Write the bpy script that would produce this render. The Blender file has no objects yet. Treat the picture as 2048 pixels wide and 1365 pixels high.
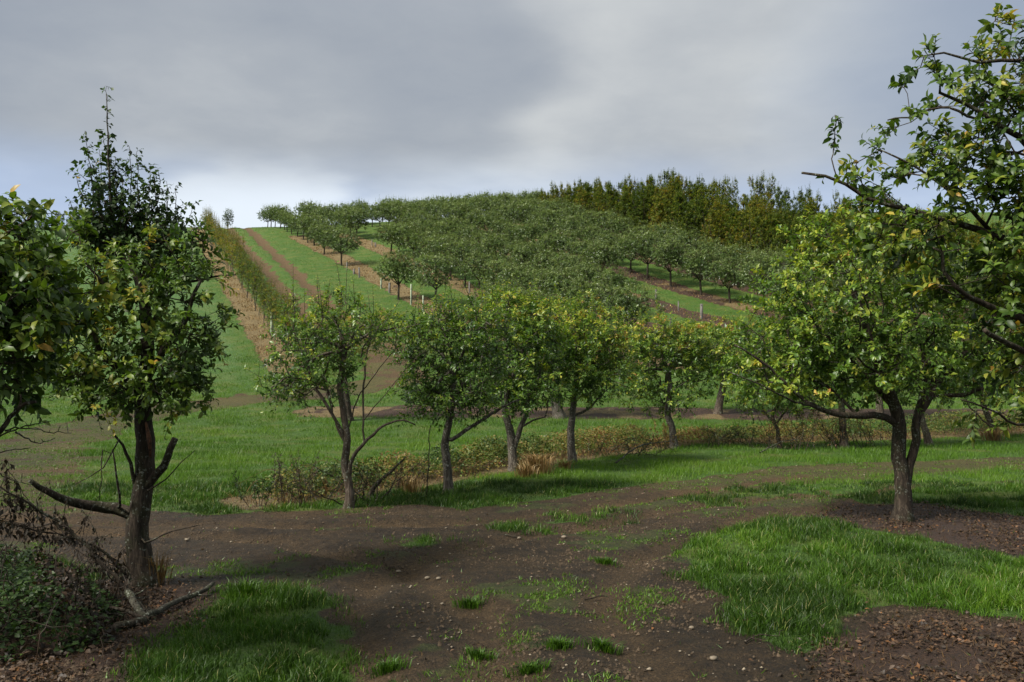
import bpy, math
import numpy as np
from mathutils import Vector, Matrix

S = bpy.context.scene
COL = S.collection
R = math.radians
# ------------------------------------------------------------------ camera
F, CX, CY, HZ, EYE = 1750.0, 1024.0, 682.5, 740.0, 2.0
TH = math.atan((HZ - CY) / F)
cam_d = bpy.data.cameras.new('camera')
cam_d.sensor_width = 36.0
cam_d.lens = F / 2048 * 36
cam_d.clip_start = 0.05
cam_d.clip_end = 9000
cam = bpy.data.objects.new('camera', cam_d)
COL.objects.link(cam)
cam.location = (0, 0, EYE)
cam.rotation_euler = (math.pi / 2 + TH, 0, 0)
S.camera = cam

# ------------------------------------------------------------------ light
SUN_EL, SUN_AZ, SUN_E = 47.0, 240.0, 4.0     # azimuth clockwise from +Y (north); light comes from behind left
sun_d = bpy.data.lights.new('sun', 'SUN')
sun_d.energy = SUN_E
sun_d.angle = R(12)
sun_d.color = (1.0, 0.95, 0.86)
sun = bpy.data.objects.new('sun', sun_d)
COL.objects.link(sun)
sv = Vector((math.sin(R(SUN_AZ)) * math.cos(R(SUN_EL)), math.cos(R(SUN_AZ)) * math.cos(R(SUN_EL)), math.sin(R(SUN_EL))))
sun.rotation_euler = sv.to_track_quat('Z', 'Y').to_euler()
sun.location = sv * 60

S.view_settings.view_transform = 'Standard'
S.view_settings.look = 'None'
S.view_settings.exposure = 0.65
S.view_settings.gamma = 1.0
S.view_settings.use_curve_mapping = False


# ------------------------------------------------------------------ node helpers
class NT:
    def __init__(self, tree):
        self.t = tree
        tree.nodes.clear()

    def n(self, kind, **kw):
        nd = self.t.nodes.new(kind)
        for k, v in kw.items():
            if k == 'ins':
                for s, val in v.items():
                    self.put(nd.inputs[s], val)
            else:
                setattr(nd, k, v)
        return nd

    def put(self, sock, val):
        if isinstance(val, bpy.types.NodeSocket):
            self.t.links.new(val, sock)
        elif isinstance(val, bpy.types.Node):
            self.t.links.new(val.outputs[0], sock)
        else:
            if isinstance(val, (tuple, list)) and len(val) == 3 and sock.type == 'RGBA':
                val = (*val, 1)
            sock.default_value = val

    def math(self, op, a, b=0.0, c=None, clamp=False):
        nd = self.n('ShaderNodeMath', operation=op, use_clamp=clamp)
        self.put(nd.inputs[0], a)
        self.put(nd.inputs[1], b)
        if c is not None:
            self.put(nd.inputs[2], c)
        return nd.outputs[0]

    def vmath(self, op, a, b=None, out=0):
        nd = self.n('ShaderNodeVectorMath', operation=op)
        self.put(nd.inputs[0], a)
        if b is not None:
            self.put(nd.inputs[1], b)
        return nd.outputs[out]

    def mix(self, f, a, b, blend='MIX'):
        nd = self.n('ShaderNodeMix', data_type='RGBA', blend_type=blend)
        self.put(nd.inputs['Factor'], f)
        self.put(nd.inputs[6], a)
        self.put(nd.inputs[7], b)
        return nd.outputs[2]

    def rng(self, v, a, b, c=0.0, d=1.0, smooth=True):
        nd = self.n('ShaderNodeMapRange', interpolation_type='SMOOTHSTEP' if smooth else 'LINEAR')
        self.put(nd.inputs[0], v)
        for i, x in enumerate((a, b, c, d)):
            nd.inputs[1 + i].default_value = x
        return nd.outputs[0]

    def noise(self, vec, scale, detail=4, rough=0.5, dist=0.0, out=0):
        nd = self.n('ShaderNodeTexNoise')
        if vec is not None:
            self.put(nd.inputs['Vector'], vec)
        nd.inputs['Scale'].default_value = scale
        nd.inputs['Detail'].default_value = detail
        nd.inputs['Roughness'].default_value = rough
        nd.inputs['Distortion'].default_value = dist
        return nd.outputs[out]

    def ramp(self, f, stops):
        nd = self.n('ShaderNodeValToRGB')
        self.put(nd.inputs[0], f)
        el = nd.color_ramp.elements
        while len(el) < len(stops):
            el.new(0.5)
        for e, (p, c) in zip(el, stops):
            e.position = p
            e.color = (*c, 1)
        return nd.outputs[0]

    def attr(self, name):
        return self.n('ShaderNodeAttribute', attribute_name=name).outputs['Fac']


# ------------------------------------------------------------------ world: layered overcast over a Nishita sky
w = bpy.data.worlds.new('World')
S.world = w
w.use_nodes = True
T = NT(w.node_tree)
sky = T.n('ShaderNodeTexSky', sky_type='NISHITA', sun_disc=False, sun_elevation=R(SUN_EL), sun_rotation=R(SUN_AZ))
d = T.n('ShaderNodeTexCoord').outputs['Generated']
sep = T.n('ShaderNodeSeparateXYZ', ins={0: d})
el = T.math('MAXIMUM', sep.outputs[2], 0.0)
den = T.math('ADD', el, 0.16)
plane = T.n('ShaderNodeCombineXYZ', ins={0: T.math('DIVIDE', sep.outputs[0], den), 1: T.math('DIVIDE', sep.outputs[1], den), 2: 3.1})
n1 = T.noise(plane, 0.75, 5, 0.52, 0.35)
n2 = T.noise(plane, 2.1, 5, 0.55, 0.2)


nw = T.n('ShaderNodeTexNoise', ins={'Vector': plane, 'Scale': 1.3, 'Detail': 3.0}).outputs['Color']
DW = T.vmath('NORMALIZE', T.vmath('ADD', d, T.vmath('MULTIPLY', T.vmath('SUBTRACT', nw, (0.5, 0.5, 0.5)), (0.35, 0.35, 0.35))))


def raydir(px, py):
    a, b = (px - CX) / F, -(py - CY) / F
    return Vector((a, math.cos(TH) - b * math.sin(TH), math.sin(TH) + b * math.cos(TH))).normalized()


def patch(px, py, deg):
    dv = raydir(px, py)
    dt = T.vmath('DOT_PRODUCT', DW, tuple(dv), out=1)
    return T.rng(dt, math.cos(R(deg)), 1.0)


n3 = T.noise(plane, 5.5, 6, 0.6, 0.3)
val = T.math('MULTIPLY_ADD', n1, 0.22, T.math('MULTIPLY_ADD', n2, 0.30, T.math('MULTIPLY', n3, 0.16)))
val = T.math('ADD', val, 0.180)
val = T.math('MULTIPLY_ADD', patch(1480, 30, 17), 0.34, val)
val = T.math('MULTIPLY_ADD', patch(330, 240, 12), 0.15, val)
val = T.math('MULTIPLY_ADD', patch(1120, 330, 7), 0.12, val)
val = T.math('MULTIPLY_ADD', patch(1350, 250, 8), -0.13, val)
val = T.math('MULTIPLY_ADD', patch(800, 90, 12), -0.05, val)
val = T.math('MULTIPLY_ADD', patch(60, 60, 14), -0.08, val)
val = T.math('MULTIPLY_ADD', patch(900, 130, 14), 0.07, val)
cloud = T.ramp(val, [(0.20, (0.235, 0.265, 0.32)), (0.45, (0.305, 0.335, 0.38)), (0.62, (0.38, 0.405, 0.435)), (0.90, (0.58, 0.595, 0.59))])
blue = T.math('MULTIPLY', patch(2000, 180, 15), 0.6)
cloud = T.mix(blue, cloud, (0.27, 0.335, 0.45))
# clear band under the cloud base
low = T.mix(T.rng(T.math('ADD', n2, T.math('ADD', patch(450, 430, 9), T.math('MULTIPLY', patch(950, 400, 12), 0.5))), 0.45, 1.3), (0.42, 0.51, 0.68), (0.76, 0.83, 0.91))
band = T.rng(T.math('MULTIPLY_ADD', T.math('SUBTRACT', n1, 0.5), 0.10, sep.outputs[2]), 0.172, 0.250)
gain = T.math('MULTIPLY_ADD', T.rng(sep.outputs[2], 0.36, 1.0, smooth=False), 5.0, 7.2)   # an overcast sky brightens towards the zenith
gcol = T.n('ShaderNodeCombineColor', ins={0: T.math('MULTIPLY', gain, 1.0), 1: gain, 2: T.math('MULTIPLY', gain, T.rng(sep.outputs[2], 0.36, 0.8, 1.0, 0.86))}).outputs[0]
cl10 = T.mix(1.0, T.mix(band, low, cloud), gcol, 'MULTIPLY')
tot = T.mix(0.93, sky.outputs[0], cl10)
bg = T.n('ShaderNodeBackground', ins={'Color': tot, 'Strength': 0.1})
T.n('ShaderNodeOutputWorld', ins={0: bg})


# ------------------------------------------------------------------ noise and terrain
def _h(ix, iy, seed):
    h = (ix.astype(np.int64) * 374761393 + iy.astype(np.int64) * 668265263 + seed * 974634777) & 0x7fffffff
    h = ((h ^ (h >> 13)) * 1274126177) & 0x7fffffff
    return ((h ^ (h >> 16)) & 0xffff) / 65535.0


def vn(x, y, seed=0):
    ix, iy = np.floor(x), np.floor(y)
    fx, fy = x - ix, y - iy
    fx, fy = fx * fx * (3 - 2 * fx), fy * fy * (3 - 2 * fy)
    a, b = _h(ix, iy, seed), _h(ix + 1, iy, seed)
    c, e = _h(ix, iy + 1, seed), _h(ix + 1, iy + 1, seed)
    return (a * (1 - fx) + b * fx) * (1 - fy) + (c * (1 - fx) + e * fx) * fy


def fbm(x, y, seed=0, oct=4, g=0.5):
    s, a, t = 0, 1.0, 0
    for i in range(oct):
        s = s + a * vn(x * 2 ** i + 17.3 * i, y * 2 ** i - 9.1 * i, seed + i)
        t += a
        a *= g
    return s / t


def ss(x, a, b):
    t = np.clip((x - a) / (b - a), 0, 1)
    return t * t * (3 - 2 * t)


_py = np.array([-4000, -60, 0, 25, 32, 38, 43, 50, 62, 84, 100, 112, 122, 132, 150, 200, 300, 500, 8000.])
_pz = np.array([-6, -1.0, 0, 0, 0.5, 0.95, 1.95, 3.75, 6.7, 12.2, 16.4, 19.9, 22.1, 22.8, 21, 11, 3, 0, -5.])
_gy = np.arange(-4000, 8000, 1.0)
_gz = np.interp(_gy, _py, _pz)
_k = np.exp(-0.5 * (np.arange(-9, 10) / 3.2) ** 2)
_k /= _k.sum()
_gs = np.convolve(np.pad(_gz, 9, mode='edge'), _k, mode='valid')
_m = ss(_gy, 18, 40)
_gz = _gz * (1 - _m) + _gs * _m


def band_x(X, Y, a, s=-0.43):
    return X - (a + s * (Y - 62.0))


def GF(px, py):
    """flat-ground layout point"""
    p = 1.0 * EYE * F / max(py - HZ, 5)
    return ((px - CX) / F * p, p)


def line_d(pts, X, Y):
    pts = np.array(pts)
    dmin = np.full(np.shape(X), 1e9)
    for (x0, y0), (x1, y1) in zip(pts[:-1], pts[1:]):
        ex, ey = x1 - x0, y1 - y0
        wx, wy = X - x0, Y - y0
        t = np.clip((wx * ex + wy * ey) / (ex * ex + ey * ey + 1e-12), 0, 1)
        dmin = np.minimum(dmin, (wx - ex * t) ** 2 + (wy - ey * t) ** 2)
    return np.sqrt(dmin)


RUTS = [[GF(*p) for p in l] for l in (
    [(720, 1365), (700, 1240), (760, 1160), (900, 1100), (1120, 1060), (1400, 1010), (1800, 975), (2400, 955)],
    [(1330, 1365), (1230, 1260), (1200, 1180), (1280, 1110), (1480, 1040), (1760, 1000), (2400, 985)],
    [(1010, 1365), (960, 1230), (820, 1140), (560, 1075), (200, 1060), (-300, 1080)],
    [(0, 1040), (300, 1048), (620, 1050), (940, 1045), (1250, 1005), (1600, 950)])]


def hz(X, Y):
    X = np.asarray(X, float)
    Y = np.asarray(Y, float)
    z = np.interp(Y, _gy, _gz)
    z = z + 2.1 * ss(X, -38, 12) * ss(Y, 58, 105) * (1 - ss(Y, 160, 260))
    side = ss(np.abs(X + 5), 120, 420)
    z = z * (1 - side * 0.9)
    # relief of the ploughed and driven ground
    z = z + (fbm(X * 0.35, Y * 0.35, 3, 3) - 0.5) * 0.10 * ss(Y, 3, 20)
    z = z + (fbm(X * 1.7, Y * 1.7, 5, 3) - 0.5) * 0.035 * (np.abs(Y) < 60)
    nr_ = (Y > 3) & (Y < 26) & (np.abs(X) < 16)
    if np.any(nr_):
        wob = (fbm(X * 0.8, Y * 0.8, 151, 2) - 0.5) * 0.35
        dz = 0
        for ln in RUTS:
            dd = line_d(ln, X, Y) + wob
            dz = dz - 0.045 * np.exp(-(dd / 0.15) ** 2) + 0.022 * np.exp(-((dd - 0.36) / 0.12) ** 2)
        z = z + np.where(nr_, dz * (0.4 + 1.2 * fbm(X * 2.5, Y * 2.5, 153, 2)), 0)
    hill = ss(Y, 44, 52)
    for a in (-13.1, -15.4):
        z = z - 0.16 * np.exp(-(band_x(X, Y, a, -0.41) / 0.5) ** 2) * hill
    return z


def proj(X, Y, Z):
    y, z = Y, Z - EYE
    fw = y * math.cos(TH) + z * math.sin(TH)
    up = -y * math.sin(TH) + z * math.cos(TH)
    return CX + F * X / fw, CY - F * up / fw


def P(px, py, Y):
    a, b = (px - CX) / F, -(py - CY) / F
    t = Y / (math.cos(TH) - b * math.sin(TH))
    return np.array([a * t, Y, EYE + (math.sin(TH) + b * math.cos(TH)) * t])


def G(px, py, ymax=170):
    """ground point seen at a pixel of the photograph"""
    Y = np.arange(3.0, ymax, 0.05)
    a, b = (px - CX) / F, -(py - CY) / F
    t = Y / (math.cos(TH) - b * math.sin(TH))
    X = a * t
    Z = EYE + (math.sin(TH) + b * math.cos(TH)) * t
    k = np.argmax(Z <= hz(X, Y))
    return np.array([X[k], Y[k], float(hz(X[k], Y[k]))])


def GF(px, py):
    """flat-ground layout point"""
    p = 1.0 * EYE * F / max(py - HZ, 5)
    return ((px - CX) / F * p, p)


def poly_sd(pts, X, Y):
    pts = np.array(pts)
    dmin = np.full(X.shape, 1e9)
    inside = np.zeros(X.shape, bool)
    n = len(pts)
    for i in range(n):
        x0, y0 = pts[i]
        x1, y1 = pts[(i + 1) % n]
        ex, ey = x1 - x0, y1 - y0
        wx, wy = X - x0, Y - y0
        t = np.clip((wx * ex + wy * ey) / (ex * ex + ey * ey + 1e-12), 0, 1)
        dmin = np.minimum(dmin, (wx - ex * t) ** 2 + (wy - ey * t) ** 2)
        if abs(ey) > 1e-12:
            c = ((y0 > Y) != (y1 > Y)) & (X < ex * (Y - y0) / ey + x0)
            inside ^= c
    return np.where(inside, -1, 1) * np.sqrt(dmin)


def line_d(pts, X, Y):
    pts = np.array(pts)
    dmin = np.full(X.shape, 1e9)
    for (x0, y0), (x1, y1) in zip(pts[:-1], pts[1:]):
        ex, ey = x1 - x0, y1 - y0
        wx, wy = X - x0, Y - y0
        t = np.clip((wx * ex + wy * ey) / (ex * ex + ey * ey + 1e-12), 0, 1)
        dmin = np.minimum(dmin, (wx - ex * t) ** 2 + (wy - ey * t) ** 2)
    return np.sqrt(dmin)


def gpoly(l):
    return [GF(*p) for p in l]


NEAR_DIRT = gpoly([(-700, 1000), (60, 985), (120, 985), (250, 1012), (400, 1032), (480, 1026), (560, 1018), (700, 1014), (850, 1006), (930, 1018), (1050, 1003), (1200, 977),
                   (1400, 952), (1540, 930), (1700, 925), (2048, 915), (2800, 905)]) + [(60, -40), (-60, -40)]
GRASS_R = gpoly([(1365, 1095), (1345, 1150), (1390, 1190), (1470, 1225), (1500, 1262), (1570, 1290), (1640, 1300), (1690, 1240), (1760, 1215),
                 (1850, 1210), (1960, 1240), (2048, 1248), (2500, 1260), (2500, 1110), (2048, 1110), (1900, 1085), (1780, 1062), (1640, 1040), (1540, 1036), (1450, 1052)])
GRASS_R2 = gpoly([(1690, 1000), (1780, 978), (1900, 970), (2100, 968), (2500, 972), (2500, 1050), (2048, 1045), (1900, 1020), (1760, 1005)])
GRASS_L = [GF(310, 1270), GF(430, 1180), (-2.35, 8.2), GF(600, 1170), GF(700, 1245), GF(780, 1320), GF(850, 1400), (-0.7, 3.0), (-1.2, 1.0), (-3.5, 2.0), GF(150, 1400), GF(240, 1340)]
GRASS_L2 = gpoly([(-500, 1105), (0, 1108), (110, 1112), (190, 1130), (185, 1185), (90, 1210), (-500, 1230)])
MID_R = gpoly([(1330, 1000), (1560, 962), (1800, 945), (2100, 932), (2600, 925), (2600, 948), (2100, 962), (1800, 978), (1560, 1000), (1400, 1018)])
MID_R2 = gpoly([(780, 1078), (960, 1045), (1150, 1028), (1270, 1030), (1180, 1052), (980, 1068), (840, 1090)])
LIT_R = gpoly([(1600, 1035), (1700, 1000), (1800, 1000), (1950, 1020), (2500, 1060), (2500, 1120), (2048, 1112), (1900, 1085), (1750, 1060)])
LIT_R2 = gpoly([(1640, 1300), (1700, 1235), (1850, 1205), (2048, 1240), (2600, 1250), (2600, 1500), (1700, 1500), (1600, 1380)])
LIT_L = gpoly([(-600, 1180), (100, 1190), (250, 1150), (400, 1170), (440, 1195), (330, 1270), (240, 1340), (100, 1500), (-600, 1500)])
BRAMBLE = gpoly([(545, 1000), (600, 995), (700, 978), (900, 950), (1030, 925), (1150, 908), (1350, 888), (1560, 882), (1850, 874), (2200, 866), (2700, 860)])
WPATH = [GF(-700, 1060), GF(-100, 1000), GF(30, 950), (-12.6, 22.6), (-13.6, 28), (-13.0, 32.5), (-10.5, 35.5), (-7.5, 37.5), (-5.2, 40.5), (-6.5, 46), (-8.6, 51)]
ROW_A = [-6.3 + 5.4 * k for k in range(9)]


def wood_y(X):
    return np.interp(X, [4.6, 9.8, 15.8, 19.2, 21.5, 24, 29, 38, 50], [106, 98, 88, 79, 72, 66, 59, 52, 47])


def zones(X, Y):
    X = np.asarray(X, float)
    Y = np.asarray(Y, float)
    nz = fbm(X * 1.3, Y * 1.3, 11, 4) - 0.5
    nf = fbm(X * 0.45, Y * 0.45, 31, 3) - 0.5
    near = ss(-(poly_sd(NEAR_DIRT, X, Y) + nz * 0.55), -0.12, 0.2)
    rutd = np.minimum.reduce([line_d(l, X, Y) for l in RUTS]) + (fbm(X * 0.8, Y * 0.8, 151, 2) - 0.5) * 0.35
    rutd = np.exp(-(rutd / 0.22) ** 2) * (Y < 26)
    wp = line_d(WPATH, X, Y) + nz * 1.4
    pathw = 1 - ss(wp, 1.0, 1.9)
    dirt = np.maximum(near, pathw)
    grass = 1 - dirt
    for poly in (GRASS_R, GRASS_R2, GRASS_L, GRASS_L2):
        g = ss(-(poly_sd(poly, X, Y) + nz * 0.75 + (fbm(X * 4, Y * 4, 171, 3) - 0.5) * 0.35), -0.16, 0.30)
        grass = np.maximum(grass, g)
    for poly in (MID_R, MID_R2):
        gp_ = poly_sd(poly, X, Y)
        grass = np.maximum(grass, 0.62 * ss(-(gp_ + (fbm(X * 2.2, Y * 2.2, 173, 4) - 0.5) * 1.5), -0.1, 0.35))
    # patchy low growth on the dirt
    pt = fbm(X * 0.9 + 3, Y * 1.5, 41, 4)
    wgt = 0.49 + 0.40 * ss(X, 0, 4) * ss(Y, 11.0, 14.0) + 0.05 * np.exp(-((X - 0.7) ** 2 / 6 + (Y - 11.2) ** 2 / 0.5)) \
        + 0.10 * ss(-X, 4, 8) * ss(Y, 9, 14) + 0.06 * np.exp(-((X - 0.55) ** 2 / 0.15 + (Y - 7.2) ** 2 / 6)) - 0.10 * np.exp(-((X + 2.5) ** 2 / 6 + (Y - 10.5) ** 2 / 3))
    leftg = np.maximum(0.17 * pathw * (Y < 41), 0.14 * ss(-X, 4.5, 7.5) * ss(Y, 10, 13) * (Y < 26))
    patchy = ss(pt + leftg + 0.35 * (fbm(X * 5, Y * 5, 47, 3) - 0.5) + wgt, 1.0, 1.16) * dirt
    # litter and straw
    lit = np.zeros_like(X)
    for poly in (LIT_R, LIT_R2, LIT_L):
        lit = np.maximum(lit, ss(-(poly_sd(poly, X, Y) + nz * 0.7), -0.15, 0.3))
    grass = grass * (1 - lit * 0.96)
    patchy = patchy * (1 - lit) * (1 - 0.85 * rutd)
    br = 1 - ss(line_d(BRAMBLE, X, Y) + nz * 0.5, 0.65, 1.0)
    straw = br * 0.75
    srow = (1 - ss(np.abs(Y - 31.5 + 0.05 * X) + nz * 1.2, 1.3, 2.0)) * ss(X + nz * 2, -8.2, -7.3)
    lit = np.maximum(lit, srow * 0.85)
    straw = np.maximum(straw, srow * (0.25 + 0.6 * ss(nf + nz, -0.05, 0.15)))
    grass = grass * (1 - np.maximum(br, srow))
    hill = ss(Y + nf * 4, 42.0, 44.5) * (1 - ss(Y, 126, 130))
    hs = (1 - ss(np.abs(band_x(X, Y, -19.1, -0.42)) + nz * 0.7, 0.75, 1.1)) * ss(Y, 41, 43)
    rows = np.zeros_like(X)
    for k, a in enumerate(ROW_A):
        b = 1 - ss(np.abs(band_x(X, Y, a, -0.46)) + nz * 0.8, 0.85, 1.3)
        rows = np.maximum(rows, b * (Y < wood_y(X) - 1))
    rows = rows * hill
    ruts = np.zeros_like(X)
    for a in (-13.1, -15.4):
        ruts = np.maximum(ruts, 1 - ss(np.abs(band_x(X, Y, a, -0.41)) + nz * 1.3, 0.35, 0.8))
    ruts = ruts * ss(Y, 45, 50) * (1 - ss(Y, 122, 124))
    mid = (1 - ss(np.abs(band_x(X, Y, -14.2, -0.41)), 0.9, 1.6)) * hill
    deadrow = ss(nf + nz * .5 + ss(-X, -5, 5) * 0.5, 0.0, 0.35)
    straw = np.maximum(straw, np.maximum(hs * 0.9, rows * (0.35 + 0.6 * deadrow)))
    lit = np.maximum(lit, rows * (1 - deadrow) * 0.9)
    wood = ss(Y - wood_y(X), -1.0, 1.0) * (X > 4) * (1 - ss(Y - wood_y(X), 9, 13)) * (Y < 128)
    lit = np.maximum(lit, wood)
    cut = np.maximum.reduce([hs, rows, ruts, wood])
    grass = grass * (1 - cut)
    patchy = np.maximum(patchy, mid * 0.5 * (1 - grass))
    dew = ss(-band_x(X, Y, -20.6, -0.42), 0.0, 1.0) * ss(Y, 36, 46) * (0.65 + nf)
    # damp soil near the camera, darkened further for foreground shade; dry far tracks
    dry = np.clip(ss(Y, 8.0, 15) * 0.55 + ruts * 0.75 + ss(Y, 30, 45) * 0.3 + nf * 0.8 + nz * 0.7 + 0.42 * rutd, 0, 1)
    return dict(grass=np.clip(grass, 0, 1), patchy=np.clip(patchy, 0, 1), straw=np.clip(straw, 0, 1), litter=np.clip(lit, 0, 1), dew=np.clip(dew, 0, 1), dry=dry, bramble=br, srow=srow, rows=rows, hs=hs, ruts=ruts)


# ------------------------------------------------------------------ mesh building
class Geo:
    def __init__(self):
        self.v, self.f, self.t, self.n = [], [], [], 0   # faces as (arr Mxk)

    def add(self, v, faces, tint=0.0, mat=0):
        v = np.asarray(v, np.float32).reshape(-1, 3)
        if not len(v):
            return
        if not isinstance(faces, (list, tuple)):
            faces = [faces]
        for fa in faces:
            self.f.append((np.asarray(fa, np.int32) + self.n, mat))
        self.v.append(v)
        self.t.append(np.broadcast_to(np.asarray(tint, np.float32), (len(v),)))
        self.n += len(v)

    def build(self, name, mats, origin=(0, 0, 0), parent=None, smooth=False, attrs=None, mesh_only=False):
        me = bpy.data.meshes.new(name)
        v = np.concatenate(self.v) - np.asarray(origin, np.float32)
        me.vertices.add(len(v))
        me.vertices.foreach_set('co', v.astype(np.float32).ravel())
        li = np.concatenate([f.ravel() for f, m in self.f])
        tot = np.concatenate([np.full(len(f), f.shape[1], np.int32) for f, m in self.f])
        mi = np.concatenate([np.full(len(f), m, np.int32) for f, m in self.f])
        st = np.concatenate([[0], np.cumsum(tot)[:-1]]).astype(np.int32)
        me.loops.add(len(li))
        me.loops.foreach_set('vertex_index', li.astype(np.int32))
        me.polygons.add(len(tot))
        me.polygons.foreach_set('loop_start', st)
        me.polygons.foreach_set('loop_total', tot)
        for m in (mats if isinstance(mats, (list, tuple)) else [mats]):
            me.materials.append(m)
        me.polygons.foreach_set('material_index', mi)
        if smooth:
            me.polygons.foreach_set('use_smooth', np.ones(len(tot), bool))
        at = me.attributes.new('tint', 'FLOAT', 'POINT')
        at.data.foreach_set('value', np.concatenate(self.t).astype(np.float32))
        for k, a in (attrs or {}).items():
            at = me.attributes.new(k, 'FLOAT', 'POINT')
            at.data.foreach_set('value', a.astype(np.float32).ravel())
        me.update(calc_edges=True)
        if mesh_only:
            return me
        o = bpy.data.objects.new(name, me)
        COL.objects.link(o)
        if parent is not None:
            o.parent = parent
        else:
            o.location = origin
        return o


def tag(o, label=None, cat=None, group=None, kind=None):
    for k, v in (('label', label), ('category', cat), ('group', group), ('kind', kind)):
        if v:
            o[k] = v
    return o


def empty(name, loc, label=None, cat=None, group=None):
    o = bpy.data.objects.new(name, None)
    COL.objects.link(o)
    o.location = [float(c) for c in loc]
    o.empty_display_size = 0.3
    return tag(o, label, cat, group)


def unit(v):
    return v / np.maximum(np.linalg.norm(v, axis=-1, keepdims=True), 1e-9)


def tube(geo, pts, rad, sides=6, tint=0.5, mat=0, rough=0.0, rs=None):
    pts = np.asarray(pts, float)
    rad = np.asarray(rad, float)
    n = len(pts)
    if n < 2:
        return
    tg = np.empty_like(pts)
    tg[1:-1] = pts[2:] - pts[:-2]
    tg[0] = pts[1] - pts[0]
    tg[-1] = pts[-1] - pts[-2]
    tg = unit(tg)
    m = np.abs(tg.mean(0))
    ref = np.eye(3)[int(np.argmin(m))]
    u = unit(np.cross(tg, ref))
    w_ = np.cross(tg, u)
    ang = np.arange(sides) / sides * 2 * math.pi
    rr = np.repeat(rad[:, None], sides, 1)
    if rough > 0:
        a = np.cos(ang)[None] * 2.2 + np.zeros((n, 1))
        b = np.sin(ang)[None] * 2.2 + np.cumsum(np.r_[0, np.linalg.norm(np.diff(pts, axis=0), axis=1)])[:, None] * 2.0
        rr = rr * (1 + rough * (fbm(a + 40, b + 11, 77, 3) - 0.5) * 2)
    ring = pts[:, None] + rr[..., None] * (u[:, None] * np.cos(ang)[None, :, None] + w_[:, None] * np.sin(ang)[None, :, None])
    idx = np.arange(n * sides).reshape(n, sides)
    a = idx[:-1]
    b = np.roll(a, -1, 1)
    c = idx[1:]
    e = np.roll(c, -1, 1)
    q = np.stack([a, b, e, c], -1).reshape(-1, 4)
    cap = np.arange((n - 1) * sides, n * sides)[None, :]
    geo.add(ring.reshape(-1, 3), [q, cap], tint, mat)


# leaf templates: x along the midrib, y across, z up
def template(kind, wide=0.5):
    h = wide / 2
    if kind == 8:
        v = [(0, 0, 0), (.36, 0, .03), (.72, 0, -.02), (1, 0, -.16), (.28, -h * .9, .10), (.68, -h * .78, .05), (.28, h * .9, .10), (.68, h * .78, .05)]
        f = [(0, 4, 1), (0, 1, 6), (1, 4, 5), (1, 5, 2), (1, 2, 7), (1, 7, 6), (2, 5, 3), (2, 3, 7)]
    elif kind == 4:
        v = [(0, 0, 0), (.52, 0, .02), (1, 0, -.14), (.45, -h, .11), (.45, h, .11)]
        f = [(0, 3, 1), (0, 1, 4), (1, 3, 2), (1, 2, 4)]
    else:
        v = [(0, 0, 0), (1, 0, -.1), (.45, -h, .10), (.45, h, .10)]
        f = [(0, 2, 1), (0, 1, 3)]
    return np.array(v, float), np.array(f, np.int32)


class Leaves:
    """collected leaves: position, axis, normal, size, tint"""
    def __init__(self):
        self.a = []

    def add(self, p, d_, n_, s, t):
        self.a.append((p, d_, n_, s, t))

    def cat(self):
        return [np.concatenate([x[i] for x in self.a]) for i in range(5)]


def leaf_basis(dr, nr):
    x = unit(dr)
    z = unit(nr - (nr * x).sum(-1, keepdims=True) * x)
    return x, np.cross(z, x), z


def emit_leaves(geo, arrs, kind=4, wide=0.5, mat=1):
    p, dr, nr, s, t = arrs
    tv, tf = template(kind, wide)
    x, y, z = leaf_basis(dr, nr)
    V = p[:, None] + s[:, None, None] * (tv[None, :, 0:1] * x[:, None] + tv[None, :, 1:2] * y[:, None] + tv[None, :, 2:3] * z[:, None])
    N, k = len(p), len(tv)
    fc = (tf[None] + (np.arange(N) * k)[:, None, None]).reshape(-1, 3)
    geo.add(V.reshape(-1, 3), fc, np.repeat(t, k), mat)


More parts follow.
